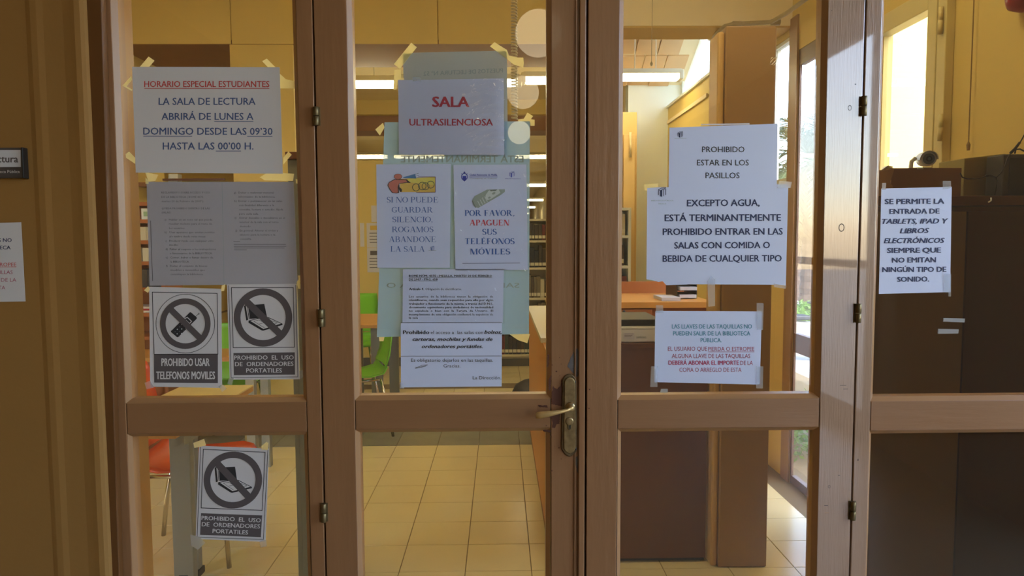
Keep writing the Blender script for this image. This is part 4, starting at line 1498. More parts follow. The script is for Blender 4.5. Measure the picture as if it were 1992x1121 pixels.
# ---- fluorescent fixtures ----
M_tube = mat('tube_light', (255, 244, 200), rough=.4, emit=TUBE)
M_fix = mat('fixture_white', (236, 230, 206), rough=.5)


def fixture(xa, xb, y, z, label, big=True):
    t = thing('ceiling_light', ((xa + xb) / 2, y, z), label, 'lamp', 'fluorescent ceiling lamps')
    w = .075
    B(xa, xb, y - w, y + w, z + .045, z + .085).build('housing', M_fix, t, bevel=.006)
    B(xa + .02, xb - .02, y - .05, y - .012, z + .002, z + .044).build('tube', M_tube, t, bevel=.012)
    B(xa + .02, xb - .02, y + .012, y + .05, z + .002, z + .044).build('tube', M_tube, t, bevel=.012)
    B(xa - .02, xa + .018, y - w, y + w, z, z + .08).build('end_cap', M_fix, t, bevel=.008)
    B(xb - .018, xb + .02, y - w, y + w, z, z + .08).build('end_cap', M_fix, t, bevel=.008)
    for x in (xa + .2, xb - .2):
        MB().tube([(x, y, z + .085), (x, y, z + 1.5)], .004, 6).build('hanging_rod', M_fix, t) if big else None
    return t


def row(d, segs, dz=0):
    for i, (pa, pb, py) in enumerate(segs):
        a, b = atY(pa, py, yd(d)), atY(pb, py, yd(d))
        yield a.x, b.x, yd(d), a.z + dz


for i, g in enumerate(row(6.0, [(540, 775, 164), (782, 1010, 161), (1018, 1180, 156), (1188, 1322, 150)])):
    fixture(g[0], g[1], g[2], g[3] - .03, 'bright fluorescent lamp in the nearest row, ' + ['leftmost of four', 'second from left', 'third from left', 'rightmost, behind the right door leaf'][i])
for k, (d, py, segs) in enumerate(((10.4, 306, [(655, 757), (765, 867), (1000, 1102)]), (13.5, 361, [(900, 972), (1000, 1072)]), (17.2, 390, [(985, 1058)]), (21.0, 404, [(985, 1042)]), (24.8, 416, [(985, 1030)]))):
    for i, (pa, pb) in enumerate(segs):
        g = list(row(d, [(pa, pb, py)]))[0]
        fixture(g[0], g[1], g[2], min(g[3], 2.93) - .02, 'fluorescent lamp in ceiling row %s beyond the beam, %s' % (['two', 'three', 'four', 'five', 'six'][k], ['left', 'middle', 'right'][i] if len(segs) > 1 else 'over the far bookcases'), False)
# unseen lamps added above the doors to brighten the entry bay
for i, x in enumerate((-1.5, 0.6)):
    fixture(x - .7, x + .7, 0.9, 3.12, 'unseen fluorescent lamp added to light the entry bay, ' + ('left', 'right')[i], False)

# ---- bookcases and books ----
BOOKC = [(58, 52, 46), (84, 72, 58), (120, 110, 92), (200, 190, 160), (60, 70, 64), (110, 52, 48), (40, 44, 52), (150, 140, 116), (46, 92, 84)]
M_books = [mat('book_cover_%s' % n, c, rough=.55) for n, c in zip(('charcoal', 'umber', 'taupe', 'ivory', 'moss', 'maroon', 'slate', 'sand', 'teal'), BOOKC)]
BN = ('charcoal', 'brown', 'taupe', 'ivory', 'dark green', 'maroon', 'slate', 'sand coloured', 'teal')
M_tag = mat('spine_label', (216, 208, 178), rough=.6)
book_mesh = {}


ORD = ['first', 'second', 'third', 'fourth', 'fifth', 'sixth', 'seventh', 'eighth', 'ninth', 'tenth', 'eleventh', 'twelfth', 'thirteenth', 'fourteenth', 'fifteenth', 'sixteenth', 'seventeenth', 'eighteenth', 'nineteenth', 'twentieth'] + ['twenty-' + q for q in ('first', 'second', 'third', 'fourth', 'fifth', 'sixth', 'seventh', 'eighth', 'ninth')]


def book(x0, w, y, z, h, dp, ci, label, group, lab=True):
    t = thing('book', (x0 + w / 2, y, z), label, 'book', group)
    B(x0 + .0006, x0 + w - .0006, y, y + dp, z, z + h).build('cover', M_books[ci], t)
    if lab:
        B(x0 + .002, x0 + w - .002, y - .001, y + .01, z + .02, z + .055).build('spine_label', M_tag, t)
    return t


def bookcase(name, label, x0, x1, y0, dp, shelves, top, m, side=None, foot=0.0):
    t = thing(name, ((x0 + x1) / 2, y0, foot), label, 'bookcase')
    B(x0, x0 + .022, y0, y0 + dp, foot, top).build('side_panel', m, t)
    B(x1 - .022, x1, y0, y0 + dp, foot, top).build('side_panel', m, t)
    B(x0 + .023, x1 - .023, y0 + dp - .015, y0 + dp, foot, top - .02).build('back_panel', m, t)
    for z in shelves:
        B(x0 + .023, x1 - .023, y0, y0 + dp - .016, z - .024, z).build('shelf', m, t)
    B(x0 + .023, x1 - .023, y0, y0 + dp - .016, top - .024, top).build('shelf', m, t)
    return t


M_shelf = mat('shelf_cream', (216, 206, 174), rough=.5)
dB = 8.05
YBk = yd(dB)
bx0, bx1 = atY(862, 500, YBk).x, atY(1118, 500, YBk).x
shz = [hz(1000, v, YBk) for v in (690, 635, 580, 521, 468)]
mid = atY(975, 500, YBk).x
rr = random.Random(3)
names = ['lowest', 'second', 'third', 'fourth', 'topmost']
bookcase('bookcase', 'low cream library bookcase across the far end, with book filled shelves', bx0, bx1, YBk, .30, shz, hz(1000, 426, YBk), M_shelf)
B_ = B(bx0 + .02, bx1 - .02, YBk + .03, YBk + .25, .001, shz[0] - .025).build('plinth', M_shelf, bpy.data.objects['bookcase'])
for si, z in enumerate(shz):
    n_ = 0
    for (xa, xb) in ((atY(866, 500, YBk).x, atY(892, 500, YBk).x), (mid + (0 if si == 0 else .25), bx1 - .05)):
        x = max(xa, bx0 + .026)
        while x < xb - .05:
            w_ = rr.uniform(.028, .052)
            h_ = rr.uniform(.19, .265) if si < 4 else rr.uniform(.17, .2)
            ci = rr.choice([0, 0, 0, 6, 1, 2, 4, 5] if si not in (1, 2) else [5, 0, 2, 3, 5, 1])
            book(x, w_, YBk + .02, z + .001, h_, .2, ci, '%s book, %s from the left on the %s shelf of the far cream bookcase' % (BN[ci], ORD[n_], names[si]), 'books on the %s shelf of the far bookcase' % names[si])
            x += w_ + .002
            n_ += 1
# yellow shelf sign on the far bookcase
sg = thing('shelf_sign', (atY(876, 452, YBk).x, YBk - .02, hz(876, 462, YBk)), 'small yellow section sign clipped to the far bookcase', 'sign')
a, b = atY(870, 436, YBk - .015), atY(900, 461, YBk - .015)
B(a.x, b.x, YBk - .018, YBk - .012, b.z, a.z).build('board', mat('sign_yellow', (226, 190, 96), rough=.5), sg)
v_, f_, w_ = glyphs('CI')
p_ = atY(873, 456, YBk - .02)
MB().tri([(p_.x + q[0] * .075, YBk - .0185, p_.z + q[1] * .075) for q in v_], f_).build('lettering', M_ink, sg)
# dark skirting along the low wall / bookcase foot
M_skirt = mat('grey_skirting', (84, 80, 70), rough=.4, noise=.3, nscale=10)
struct('baseboard_back', B(-2.6, bx0 - .01, yd(8.12) - .015, yd(8.12), 0.001, .10), M_skirt)
struct('baseboard_bookcase', B(bx0 + .001, bx1, YBk + .001, YBk + .02, 0.001, .085), M_skirt)
struct('wall_low_partition', B(-2.6, bx0 - .01, yd(8.12), yd(8.22), 0.001, 2.35), M_yellow)
# notices pinned on the yellow wall
for i, (qa, qb, qc, qd, lab) in enumerate(((700, 434, 709, 480, 'narrow pinned sheet at the left edge of the yellow partition'), (713, 434, 745, 482, 'pinned sheet with a tiny yellow picture on the yellow partition'), (714, 483, 744, 530, 'lower pinned sheet with a grey picture on the yellow partition'), (722, 400, 741, 432, 'blank pinned sheet above the others on the yellow partition'))):
    y_ = yd(8.12) - .003
    a, b = atY(qa, qb, y_), atY(qc, qd, y_)
    t = thing('pinned_sheet', ((a.x + b.x) / 2, y_, b.z), lab, 'notice', 'sheets on the yellow partition')
    B(a.x, b.x, y_ - .001, y_ + .002, b.z, a.z).build('paper_sheet', M_paper, t)
    if i in (1, 2):
        c_ = (a.x + b.x) / 2
        zt_ = a.z - .05
        B(c_ - .05, c_ + .05, y_ - .002, y_ - .001, zt_ - .03, zt_ + .02).build('printed_picture', mat('ink_yellow', (222, 182, 84)) if i == 1 else M_inkgrey, t)
        for k_ in range(4):
            B(c_ - .06, c_ + .06, y_ - .002, y_ - .001, zt_ - .07 - k_ * .035, zt_ - .062 - k_ * .035).build('printed_line', M_inkgrey, t)

# left bookcase close behind the leftmost leaf
yL = yd(4.62)
lx0, lx1 = XL + .02, atY(318, 500, yL).x
lz = [hz(280, v, yL) for v in (655, 609, 560, 509, 468, 427)]
bookcase('bookcase', 'wooden framed bookcase at the left wall, seen beside the rule sheets', lx0, lx1, yL, .26, lz, hz(280, 393, yL), M_woodo)
for si, z in enumerate(lz[2:5]):
    x = lx0 + .03
    n_ = 0
    while x < lx1 - .06:
        w_ = rr.uniform(.025, .05)
        ci = [[0, 1, 5, 6], [3, 7, 3, 2], [8, 3, 8, 4]][si][rr.randrange(4)]
        h_ = (lz[2:][si + 1] - z) - .045
        book(x, w_, yL + .01, z + .001, h_ * rr.uniform(.85, .98), .18, ci, '%s book, %s from the left in the %s row of the left wall bookcase' % (BN[ci], ORD[n_], ('lower', 'middle', 'upper')[si]), 'books in the left wall bookcase', lab=False)
        x += w_ + .002
        n_ += 1
a, b = atY(268, 396, yL - .02), atY(286, 424, yL - .02)
t = thing('picture_frame', ((a.x + b.x) / 2, yL - .02, lz[5]), 'small white framed card standing on top shelf of the left bookcase', 'picture')
B(a.x, b.x, yL + .02, yL + .035, lz[5] + .001, a.z - .03).build('frame', M_white, t)
B(a.x + .015, b.x - .015, yL + .017, yL + .019, lz[5] + .02, a.z - .05).build('card', mat('card_green', (150, 180, 140)), t)
# magazines heaped on the low board
for i, (c_, lab) in enumerate((((226, 220, 206), 'white magazine lying lowest on the left bookcase ledge'), ((176, 52, 60), 'red covered magazine in the heap on the left bookcase ledge'), ((222, 216, 210), 'white magazine on top of the heap on the left bookcase ledge'))):
    tag(B(lx0 + .04 + .02 * i, lx1 - .03 - .02 * i, yL + .01, yL + .2, lz[1] + .001 + .013 * i, lz[1] + .013 * (i + 1)).build('magazine', mat('magazine_%s' % ('white', 'red', 'ivory')[i], c_, rough=.4), bevel=.002), lab, 'magazine', 'magazines on the left ledge')

# ---- left foreground table: top and steel legs ----
tz = .75
xr = atZ(500, 745, tz).x
yb1, yb0 = atZ(500, 745, tz).y - .05, D2Y(2.60)
t = thing('reading_table', (-1.4, 1.7, 0), 'narrow pale topped reading table with wide grey steel legs, nearest behind the leftmost leaf', 'table')
B(-1.545, xr, yb0, yb1, tz - .006, tz).build('table_top', mat('table_laminate', (232, 206, 132), rough=.35), t)
B(-1.544, xr - .001, yb0 + .001, yb1 - .001, tz - .03, tz - .007).build('top_edge', M_wood, t)
B(-1.53, xr - .06, yb1 - .06, yb1 - .02, tz - .085, tz - .031).build('apron', M_steel, t)
B(xr - .045, xr - .015, yb0 + .1, yb1 - .08, tz - .085, tz - .031).build('side_apron', M_steel, t)
yl_ = yd(2.86)
a, b = atY(328, 860, yl_), atY(368, 860, yl_)
for (x0_, x1_, y0_) in ((a.x, b.x, yl_), (a.x - .04, b.x - .04, yd(3.0))):
    B(x0_, x1_, y0_, y0_ + .04, 0.03, tz - .031).build('leg', M_steel, t, bevel=.004)
    B(x0_ - .004, x1_ + .004, y0_ - .01, y0_ + .05, 0, .029).build('foot', M_black, t)
B(a.x + .022, a.x + .058, yl_ - .002, yl_, .068, .074).build('maker_mark', M_black, t)


# ---- chairs ----
def shell_chair(name, color, loc, rot, label, group=None):
    """moulded shell on a chrome frame; built facing +x then turned"""
    M = mat('shell_' + color[0], color[1], rough=.35)
    t = thing(name, (0, 0, 0), label, 'chair', group)
    # seat: curved sheet
    def sheet(prof, hw, th, nm, taper=0.0, hole=False):
        mb = MB()
        n = len(prof)
        ws = 6
        for side in (0, 1):
            for i, (x, z) in enumerate(prof):
                wv = hw * (1 - taper * i / (n - 1))
                for k in range(ws + 1):
                    y = -wv + 2 * wv * k / ws
                    cup = .018 * (abs(y) / hw) ** 2
                    mb.v.append((x + (th if side else 0) * .7 + (cup if taper else 0), y, z + (th if side else 0) * .7 + (0 if taper else cup)))
        m_ = n * (ws + 1)
        for i in range(n - 1):
            for k in range(ws):
                a_ = i * (ws + 1) + k
                mb.f.append((a_, a_ + 1, a_ + ws + 2, a_ + ws + 1))
                mb.f.append((m_ + a_, m_ + a_ + ws + 1, m_ + a_ + ws + 2, m_ + a_ + 1))
        for i in range(n - 1):
            for k in (0, ws):
                a_ = i * (ws + 1) + k
                mb.f.append((a_, a_ + ws + 1, m_ + a_ + ws + 1, m_ + a_))
        for k in range(ws):
            for base in (0, (n - 1) * (ws + 1)):
                a_ = base + k
                mb.f.append((a_, a_ + 1, m_ + a_ + 1, m_ + a_))
        return mb.build(nm, M, t, smooth=True)
    sheet([(-.20, .50), (-.17, .455), (-.08, .435), (.05, .44), (.17, .45), (.22, .435), (.235, .41)], .21, .012, 'seat')
    sheet([(-.205, .515), (-.235, .60), (-.25, .70), (-.262, .78), (-.275, .86), (-.285, .895)], .205, .012, 'backrest', taper=.18)
    for s_ in (-1, 1):
        MB().tube([(.17, .16 * s_, .43), (.20, .19 * s_, .22), (.215, .20 * s_, .0)], .011, 8).build('leg', M_chrome, t, smooth=True)
        MB().tube([(-.15, .16 * s_, .43), (-.20, .19 * s_, .22), (-.23, .20 * s_, .0)], .011, 8).build('leg', M_chrome, t, smooth=True)
        MB().tube([(.17, .16 * s_, .425), (0, .165 * s_, .42), (-.15, .16 * s_, .425)], .009, 8).build('seat_rail', M_chrome, t, smooth=True)
    t.location = loc
    t.rotation_euler = (0, 0, rot)
    return t


p = atY(272, 900, yd(3.24))
oc = shell_chair('shell_chair', ('orange', (232, 88, 24)), (p.x + .235, yd(3.26), 0), math.radians(4), 'orange shell chair on thin chrome legs beside the pale reading table')
oc.scale = (.97, .97, .97)
GREEN = ('green', (120, 196, 48))
for (px, d, rot, lab) in ((722, 5.28, 200, 'green shell chair under the far table, left of the blue notices'),
                          (472, 5.02, 90, 'green shell chair seen in the gap between the two prohibition signs'),
                          (715, 7.05, -90, 'green shell chair behind the far table with back turned to the table')):
    p = atY(px, 600, yd(d))
    shell_chair('shell_chair', GREEN, (p.x - .12, yd(d), 0), math.radians(rot), lab, 'green chairs')
# far reading table with grey slab legs
M_slab = mat('slab_leg_grey', (124, 124, 108), rough=.5)
yt = yd(5.75)
a = atY(640, 648, yt)
b = atY(800, 648, yt)
t = thing('reading_table', (a.x, yt, 0), 'far reading table on broad grey slab legs, seen under the laminated sheet', 'table')
B(a.x, b.x, yt, yt + .9, .735, .76).build('table_top', M_wood, t)
for (pa, pb, yy) in ((722, 743, yt + .05), (757, 775, yt + .5)):
    q0_, q1_ = atY(pa, 700, yy), atY(pb, 700, yy)
    B(q0_.x, q1_.x, yy, yy + .05, .001, .734).build('leg', M_slab, t)
q0_, q1_ = atY(655, 700, yt), atY(672, 700, yt)
B(q0_.x, q1_.x, yt + .05, yt + .1, .001, .734).build('leg', M_slab, t)
B(q0_.x, q1_.x, yt + .7, yt + .75, .001, .734).build('leg', M_slab, t)
# second table between the signs on leaf 1
t = thing('reading_table', (-2.0, 2.9, 0), 'wood edged table behind the gap between the two prohibition signs', 'table')
B(-2.4, -1.45, 2.75, 3.1, .735, .76).build('table_top', M_wood, t)
for x in (-2.36, -1.53):
    for y in (2.77, 3.03):
        B(x, x + .05, y, y + .05, 0.001, .734).build('leg', M_steel, t)

# grey steel locker seen at the right edge of leaf 1's panes
yk = yd(2.75)
a = atY(566.5, 600, yk)
b = atY(640, 600, yk)
M_lock = mat('locker_grey_green', (116, 112, 88), rough=.45, noise=.06)
t = thing('steel_locker', (a.x, yk, 0), 'narrow tall grey green steel locker with brown top behind the hinge side of leaf one', 'locker')
zt_ = hz(570, 311, yk)
B(a.x, b.x, yk, yk + .35, .09, zt_).build('body', M_lock, t, bevel=.004)
B(a.x - .006, b.x + .006, yk - .008, yk + .36, zt_ + .001, zt_ + .03).build('top_board', M_woodd, t, bevel=.003)
B(a.x - .004, b.x + .004, yk - .004, yk + .354, 0.001, .089).build('plinth', M_black, t)
B(a.x + .02, b.x - .02, yk - .004, yk - .0005, .13, zt_ - .05).build('door', M_lock, t, bevel=.002)

# small shelf with a white box high behind the opening-hours sheet (wall band)
yv = yd(5.25)
a, b = atY(285, 336, yv), atY(452, 362, yv)
t = thing('wall_shelf', (a.x, yv, b.z), 'narrow tan wall shelf just under the opening hours sheet', 'shelf')
B(XL + .01, b.x, yv, yv + .2, b.z, b.z + .03).build('board', M_brownb, t)
B(b.x - .5, b.x - .05, yv - .01, yv, b.z + .04, b.z + .055).build('rail', M_woodd, t)
a, b = atY(325, 338, yv), atY(345, 350, yv)
tag(B(a.x, b.x, yv + .01, yv + .08, hz(340, 362, yv) + .031, a.z).build('small_box', M_white, bevel=.004), 'small white box on the tan wall shelf', 'box')

# ---- reception counter: wooden side running into the room, dark front ----
cX0 = atZ(1063, 1060).x
cX1 = q0.x - .04
cy0, cy1 = yd(3.08), yd(5.25)
cz_ = hz(1250, 669, cy0)
t = thing('reception_counter', (cX0, cy0, 0), 'long reception counter with orange wood side and dark brown front panel', 'counter')
B(cX0, cX0 + .03, cy0, cy1, .06, .93).build('side_panel', mat('counter_side_wood', (214, 142, 62), rough=.4, noise=.06), t)
B(cX0 + .004, cX0 + .03, cy0 + .01, cy1, 0, .059).build('plinth', M_brownb, t)
B(cX0 + .031, cX1, cy0, cy0 + .03, .02, cz_ - .02).build('front_panel', M_woodd, t)
B(cX0 + .031, cX1, cy0 + .02, cy0 + .04, 0.0, .019).build('plinth', M_black, t)
B(cX0 - .01, cX0 + .21, cy0 + .45, cy1 + .02, .931, .955).build('counter_top', M_shelf, t)
B(cX0 + .031, cX1, cy0 - .005, cy0 + .43, cz_ - .019, cz_).build('counter_ledge', M_woodd, t)
# desk surface behind with orange front and drawer
yq = yd(3.62)
a = atY(1150, 600, yq)
z0_, z1_ = hz(1250, 600, yq), hz(1250, 588, yq)
t = thing('desk_unit', (a.x, yq, 0), 'orange brown desk unit with front edge coloured as lit behind the printer', 'desk')
B(.45, 1.10, yq, yq + .6, z0_, z1_).build('desk_top', mat('desk_edge_lit', (224, 154, 70), rough=.35), t, bevel=.002)  # light on the desk edge is put into this brighter orange
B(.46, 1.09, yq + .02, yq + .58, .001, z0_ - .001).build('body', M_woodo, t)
B(.47, .78, yq + .004, yq + .019, z0_ - .11, z0_ - .006).build('drawer', M_woodo, t, bevel=.003)
c_ = atY(1213, 606, yq)
tag(MB().lathe((c_.x, yq + .004, c_.z), (0, -1, 0), [(0, .004), (.012, .004), (.014, .008), (.02, .007)], 10).build('drawer_knob', M_black, t, smooth=True))
B(.46, 1.10, yq + .601, yq + .62, .001, hz(1250, 548, yq + .6)).build('back_board', M_woodo, t)
# document tray and papers
yy = yq + .18
a, b = atY(1316, 600, yy), atY(1378, 600, yy)
b.x = min(b.x, 1.06)
t = thing('document_tray', ((a.x + b.x) / 2, yy, z1_), 'stacked dark document tray on the orange desk right of the large notice', 'tray')
for k_ in range(3):
    B(a.x + .02 * (k_ > 1), b.x, yy, yy + .25, z1_ + .002 + .042 * k_, z1_ + .006 + .042 * k_).build('shelf', M_black, t)
B(b.x - .004, b.x, yy, yy + .25, z1_ + .0065, z1_ + .13).build('side', M_black, t)
B(a.x + .0, a.x + .004, yy, yy + .25, z1_ + .0065, z1_ + .085).build('side', M_black, t)
for k_ in range(2):
    tag(B(a.x + .012, b.x - .008, yy - .02 - .01 * k_, yy + .2, z1_ + .0065 + .042 * k_, z1_ + .024 + .042 * k_).build('paper_stack', M_paper), 'stack of white papers on the %s shelf of the document tray' % ('lowest', 'middle')[k_], 'papers', 'papers in the tray')
tag(B(a.x - .11, a.x - .012, yq + .05, yq + .25, z1_ + .001, z1_ + .018).build('paper_stack', M_paper), 'low paper stack on the desk left of the document tray', 'papers')
# printer on the counter ledge
yp_ = cy0 + .03
a, b = atY(1150, 650, yp_), atY(1288, 650, yp_)
zp0, zp1, zp2 = cz_ + .001, hz(1250, 635, yp_), hz(1250, 622, yp_)
t = thing('laser_printer', ((a.x + b.x) / 2, yp_, zp0), 'white laser printer with black top on the counter ledge', 'printer')
B(a.x, b.x, yp_, yp_ + .34, zp0, zp1).build('body', mat('printer_white', (222, 218, 208), rough=.4), t, bevel=.006)
B(a.x + .003, b.x - .003, yp_ + .004, yp_ + .33, zp1 + .001, zp2).build('scanner_lid', M_black, t, bevel=.004)
B(a.x + .01, b.x - .01, yp_ - .0012, yp_ + .001, zp0 + .060, zp0 + .0612).build('tray_line', M_inkgrey, t)
v_, f_, w_ = glyphs('SAMSUNG')
pa, pb = atY(1238, 658.5, yp_), atY(1257, 654.5, yp_)
k_ = (pb.x - pa.x) / w_
MB().tri([(pa.x + q[0] * k_, yp_ - .0008, pa.z + q[1] * (pb.z - pa.z) / CAPH) for q in v_], f_).build('lettering', M_ink, t)
a_, b_ = atY(1213, 648, yp_), atY(1234, 660, yp_)
B(a_.x, b_.x, yp_ - .0015, yp_ - .0002, b_.z, a_.z).build('sticker', M_paper, t)
for i in range(3):
    B(a_.x + .004, b_.x - .004 - .005 * i, yp_ - .0022, yp_ - .0016, a_.z - .005 - i * .006, a_.z - .0035 - i * .006).build('printed_line', M_inkgrey, t)

# bookcase and cupboard at the white end wall behind leaf 3
yc = yd(6.05)
a, b = atY(1150, 420, yc), atY(1228, 420, yc)
zz = [hz(1220, v, yc) for v in (640, 578, 517, 458)]
bookcase('bookcase', 'slim white bookcase seen at the left edge of the pane right of the handle', a.x, b.x, yc, .28, zz, hz(1220, 404, yc), M_white)
for si, z in enumerate(zz[1:]):
    x = a.x + .05
    n_ = 0
    while x < b.x - .06:
        w_ = rr.uniform(.025, .045)
        ci = rr.choice([0, 6, 1, 3] if si else [5, 1, 0])
        book(x, w_, yc + .02, z + .001, rr.uniform(.15, .19), .2, ci, '%s book, %s from the left in the %s part of the slim white bookcase' % (BN[ci], ORD[n_], ('lower', 'middle', 'upper')[si]), 'books in the slim white bookcase')
        x += w_ + .002
        n_ += 1
yc2 = yd(6.38)
a, b = atY(1130, 300, yc2), atY(1239, 300, yc2)
t = thing('tall_cupboard', ((a.x + b.x) / 2, yc2, 0), 'tall pale wood cupboard behind the slim white bookcase', 'cupboard')
zc = hz(1220, 218, yc2)
B(a.x, b.x, yc2, yc2 + .4, .001, zc).build('body', mat('cupboard_pale', (214, 176, 112), rough=.5, noise=.06), t, bevel=.006)
B(a.x + .02, (a.x + b.x) / 2 + .12, yc2 - .016, yc2 - .001, .1, zc - .2).build('door', mat('cupboard_pale2', (222, 188, 128), rough=.5), t, bevel=.003)
B((a.x + b.x) / 2 + .13, b.x - .02, yc2 - .016, yc2 - .001, .1, zc - .2).build('door', mat('cupboard_pale2', (222, 188, 128), rough=.5), t, bevel=.003)
c_ = atY(1226, 280, yc2 - .02)
MB().tube([(c_.x, yc2 - .03, c_.z - .12), (c_.x, yc2 - .035, c_.z), (c_.x, yc2 - .03, c_.z + .1)], .012, 8).build('handle', M_cream, t, smooth=True)

# coiled cord hanging in the handle leaf's upper pane (inside the room) and thin pull cords
def at2(px, py, d):
    return atY(px, py, yd(d))


hy = 2.2
pts = []
a, b = at2(1000, -40, hy), at2(1001, 232, hy)
n_ = 250
for i in range(n_):
    t_ = i / (n_ - 1)
    c_ = a.lerp(b, t_)
    an = t_ * math.pi * 2 * 46
    r_ = .0085
    pts.append(c_ + Vector((math.cos(an) * r_, math.sin(an) * r_, 0)))
tag(MB().tube(pts, .0030, 5).build('coiled_cord', mat('cord_beige', (206, 190, 146), rough=.5), smooth=True), 'beige coiled cord hanging beside the ULTRASILENCIOSA notice', 'cord')
for (px, p0_, p1_, d, lab) in ((1269.5, -60, 120, 3.4, 'thin pull cord hanging above the PROHIBIDO ESTAR notice'), ):
    a, b = at2(px, p0_, d), at2(px - 2, p1_, d)
    c_ = MB().tube([a, b], .0016, 6).build('pull_cord', mat('cord_grey', (150, 134, 100), rough=.6))
    tag(c_, lab, 'cord')
    MB().lathe((b.x, b.y, b.z - .02), (0, 0, 1), [(0, .004), (.01, .007), (.02, .003)], 8).build('knob', mat('cord_grey', (150, 134, 100)), c_)
a, b = atX(1897, -60, XR - .02), atX(1886, 276, XR - .02)
b.y = a.y
c_ = MB().tube([(a.x, a.y, a.z), (a.x, a.y, b.z)], .0022, 6).build('pull_cord', mat('cord_tan', (140, 112, 60), rough=.6))
tag(c_, 'thin pull cord hanging against the yellow wall above the dark cabinet', 'cord')
MB().lathe((a.x, a.y, b.z - .03), (0, 0, 1), [(0, .005), (.02, .007), (.03, .003)], 8).build('knob', mat('cord_tan', (140, 112, 60)), c_)
# keys on a hook near the garden door
kk = at2(1504, 119, 2.98)
t = thing('key_ring', kk, 'small loop of wire hanging on the brown partition near its right edge', 'wire')
for i in range(2):
    MB().tube([(kk.x + .012 * math.cos(q * .5236) * (1 + .2 * i), kk.y - .003 * i, kk.z + .016 * math.sin(q * .5236 + i)) for q in range(13)], .0014, 6).build('loop', M_chrome, t, smooth=True)

# ---- dark cabinet with things on top, behind leaf 4 ----
kY = .62
kz = hz(1900, 381, kY)
ka = atY(1694, 500, kY).x
t = thing('dark_cabinet', ((ka + XR) / 2, kY, 0), 'wide dark brown cabinet behind the rightmost leaf, carrying boxes', 'cabinet')
M_cab = mat('cabinet_dark', (92, 56, 36), rough=.35, noise=.1, nscale=3, stretch=(6, 6, 1))
B(ka, XR - .03, kY + .02, kY + .30, .05, kz - .03).build('body', M_cab, t)
B(ka - .01, XR - .02, kY, kY + .31, kz - .029, kz).build('top', M_cab, t, bevel=.002)
xm = atY(1880, 500, kY).x
B(ka + .01, xm - .002, kY + .002, kY + .019, .09, kz - .045).build('door', mat('cabinet_haze_door', (122, 98, 66), rough=.4, noise=.06), t, bevel=.002)  # olive tone stands in for the hazy reflection on the pane in front
B(xm + .002, XR - .04, kY + .002, kY + .019, .09, kz - .045).build('door', mat('cabinet_darker', (66, 38, 24), rough=.35), t, bevel=.002)
B(ka + .01, XR - .04, kY + .03, kY + .29, 0.001, .049).build('plinth', M_black, t)
hk = atY(1926, 389, kY - .004)
MB().tube([(hk.x + .004, kY - .002, hk.z + .006), (hk.x + .002, kY - .006, hk.z - .002), (hk.x - .006, kY - .006, hk.z - .007)], .0022, 6).build('door_catch', M_white, t)
# cardboard box, brown front and open tan flap to the left
by = kY + .05
M_card = mat('cardboard', (176, 134, 86), rough=.8, noise=.08)
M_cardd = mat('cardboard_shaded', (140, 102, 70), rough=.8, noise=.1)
a, b = atY(1734, 327, by), atY(1869, 381, by)
t = thing('cardboard_box', ((a.x + b.x) / 2, by, kz), 'brown cardboard box with open flap on the cabinet, under the security camera', 'box')
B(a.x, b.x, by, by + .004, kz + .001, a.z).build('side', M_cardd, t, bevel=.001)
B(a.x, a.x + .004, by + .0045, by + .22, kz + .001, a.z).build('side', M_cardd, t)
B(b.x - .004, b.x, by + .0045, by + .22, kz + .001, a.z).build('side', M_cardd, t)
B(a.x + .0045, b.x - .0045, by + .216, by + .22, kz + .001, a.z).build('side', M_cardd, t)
B(a.x + .0045, b.x - .0045, by + .0045, by + .2155, a.z - .006, a.z - .002).build('lid', M_card, t)
fl_ = [atY(x_, y_, by - .01) for x_, y_ in ((1740, 328), (1735, 345), (1731, 355), (1737, 362), (1738, 381), (1700, 381), (1700, 336), (1722, 331))]
MB().prism([(q.x, q.y, q.z) for q in fl_], (0, .004, 0)).build('flap', M_card, t)
# security camera
sc = atY(1797, 311, by + .02)
ct = thing('security_camera', (sc.x, sc.y, a.z), 'round white bullet security camera standing on the cardboard box', 'camera')
ax = (.40, 1, .06)
M_cw = mat('camera_shell', (206, 202, 190), rough=.35)
c0 = Vector((sc.x, by - .005, sc.z))
MB().lathe(c0, ax, [(0, .0185), (.002, .0210), (.09, .0195), (.10, .014)], 24).build('barrel', M_cw, ct, smooth=True)
MB().lathe(c0 + Vector((.00, -.0006, 0)), ax, [(0, .0160), (.0008, .0160)], 24).build('lens_ring', mat('lens_grey', (84, 96, 98), rough=.3), ct)
MB().lathe(c0 + Vector((.0, -.0022, 0)), ax, [(0, .0070), (.0012, .0085)], 20).build('lens', mat('lens_dark', (38, 50, 54), rough=.08), ct, smooth=True)
MB().lathe(c0 + Vector((.0, -.0030, 0)), ax, [(0, .0030), (.0008, .0045)], 14).build('lens_glass', mat('lens_mid', (110, 124, 126), rough=.1), ct, smooth=True)
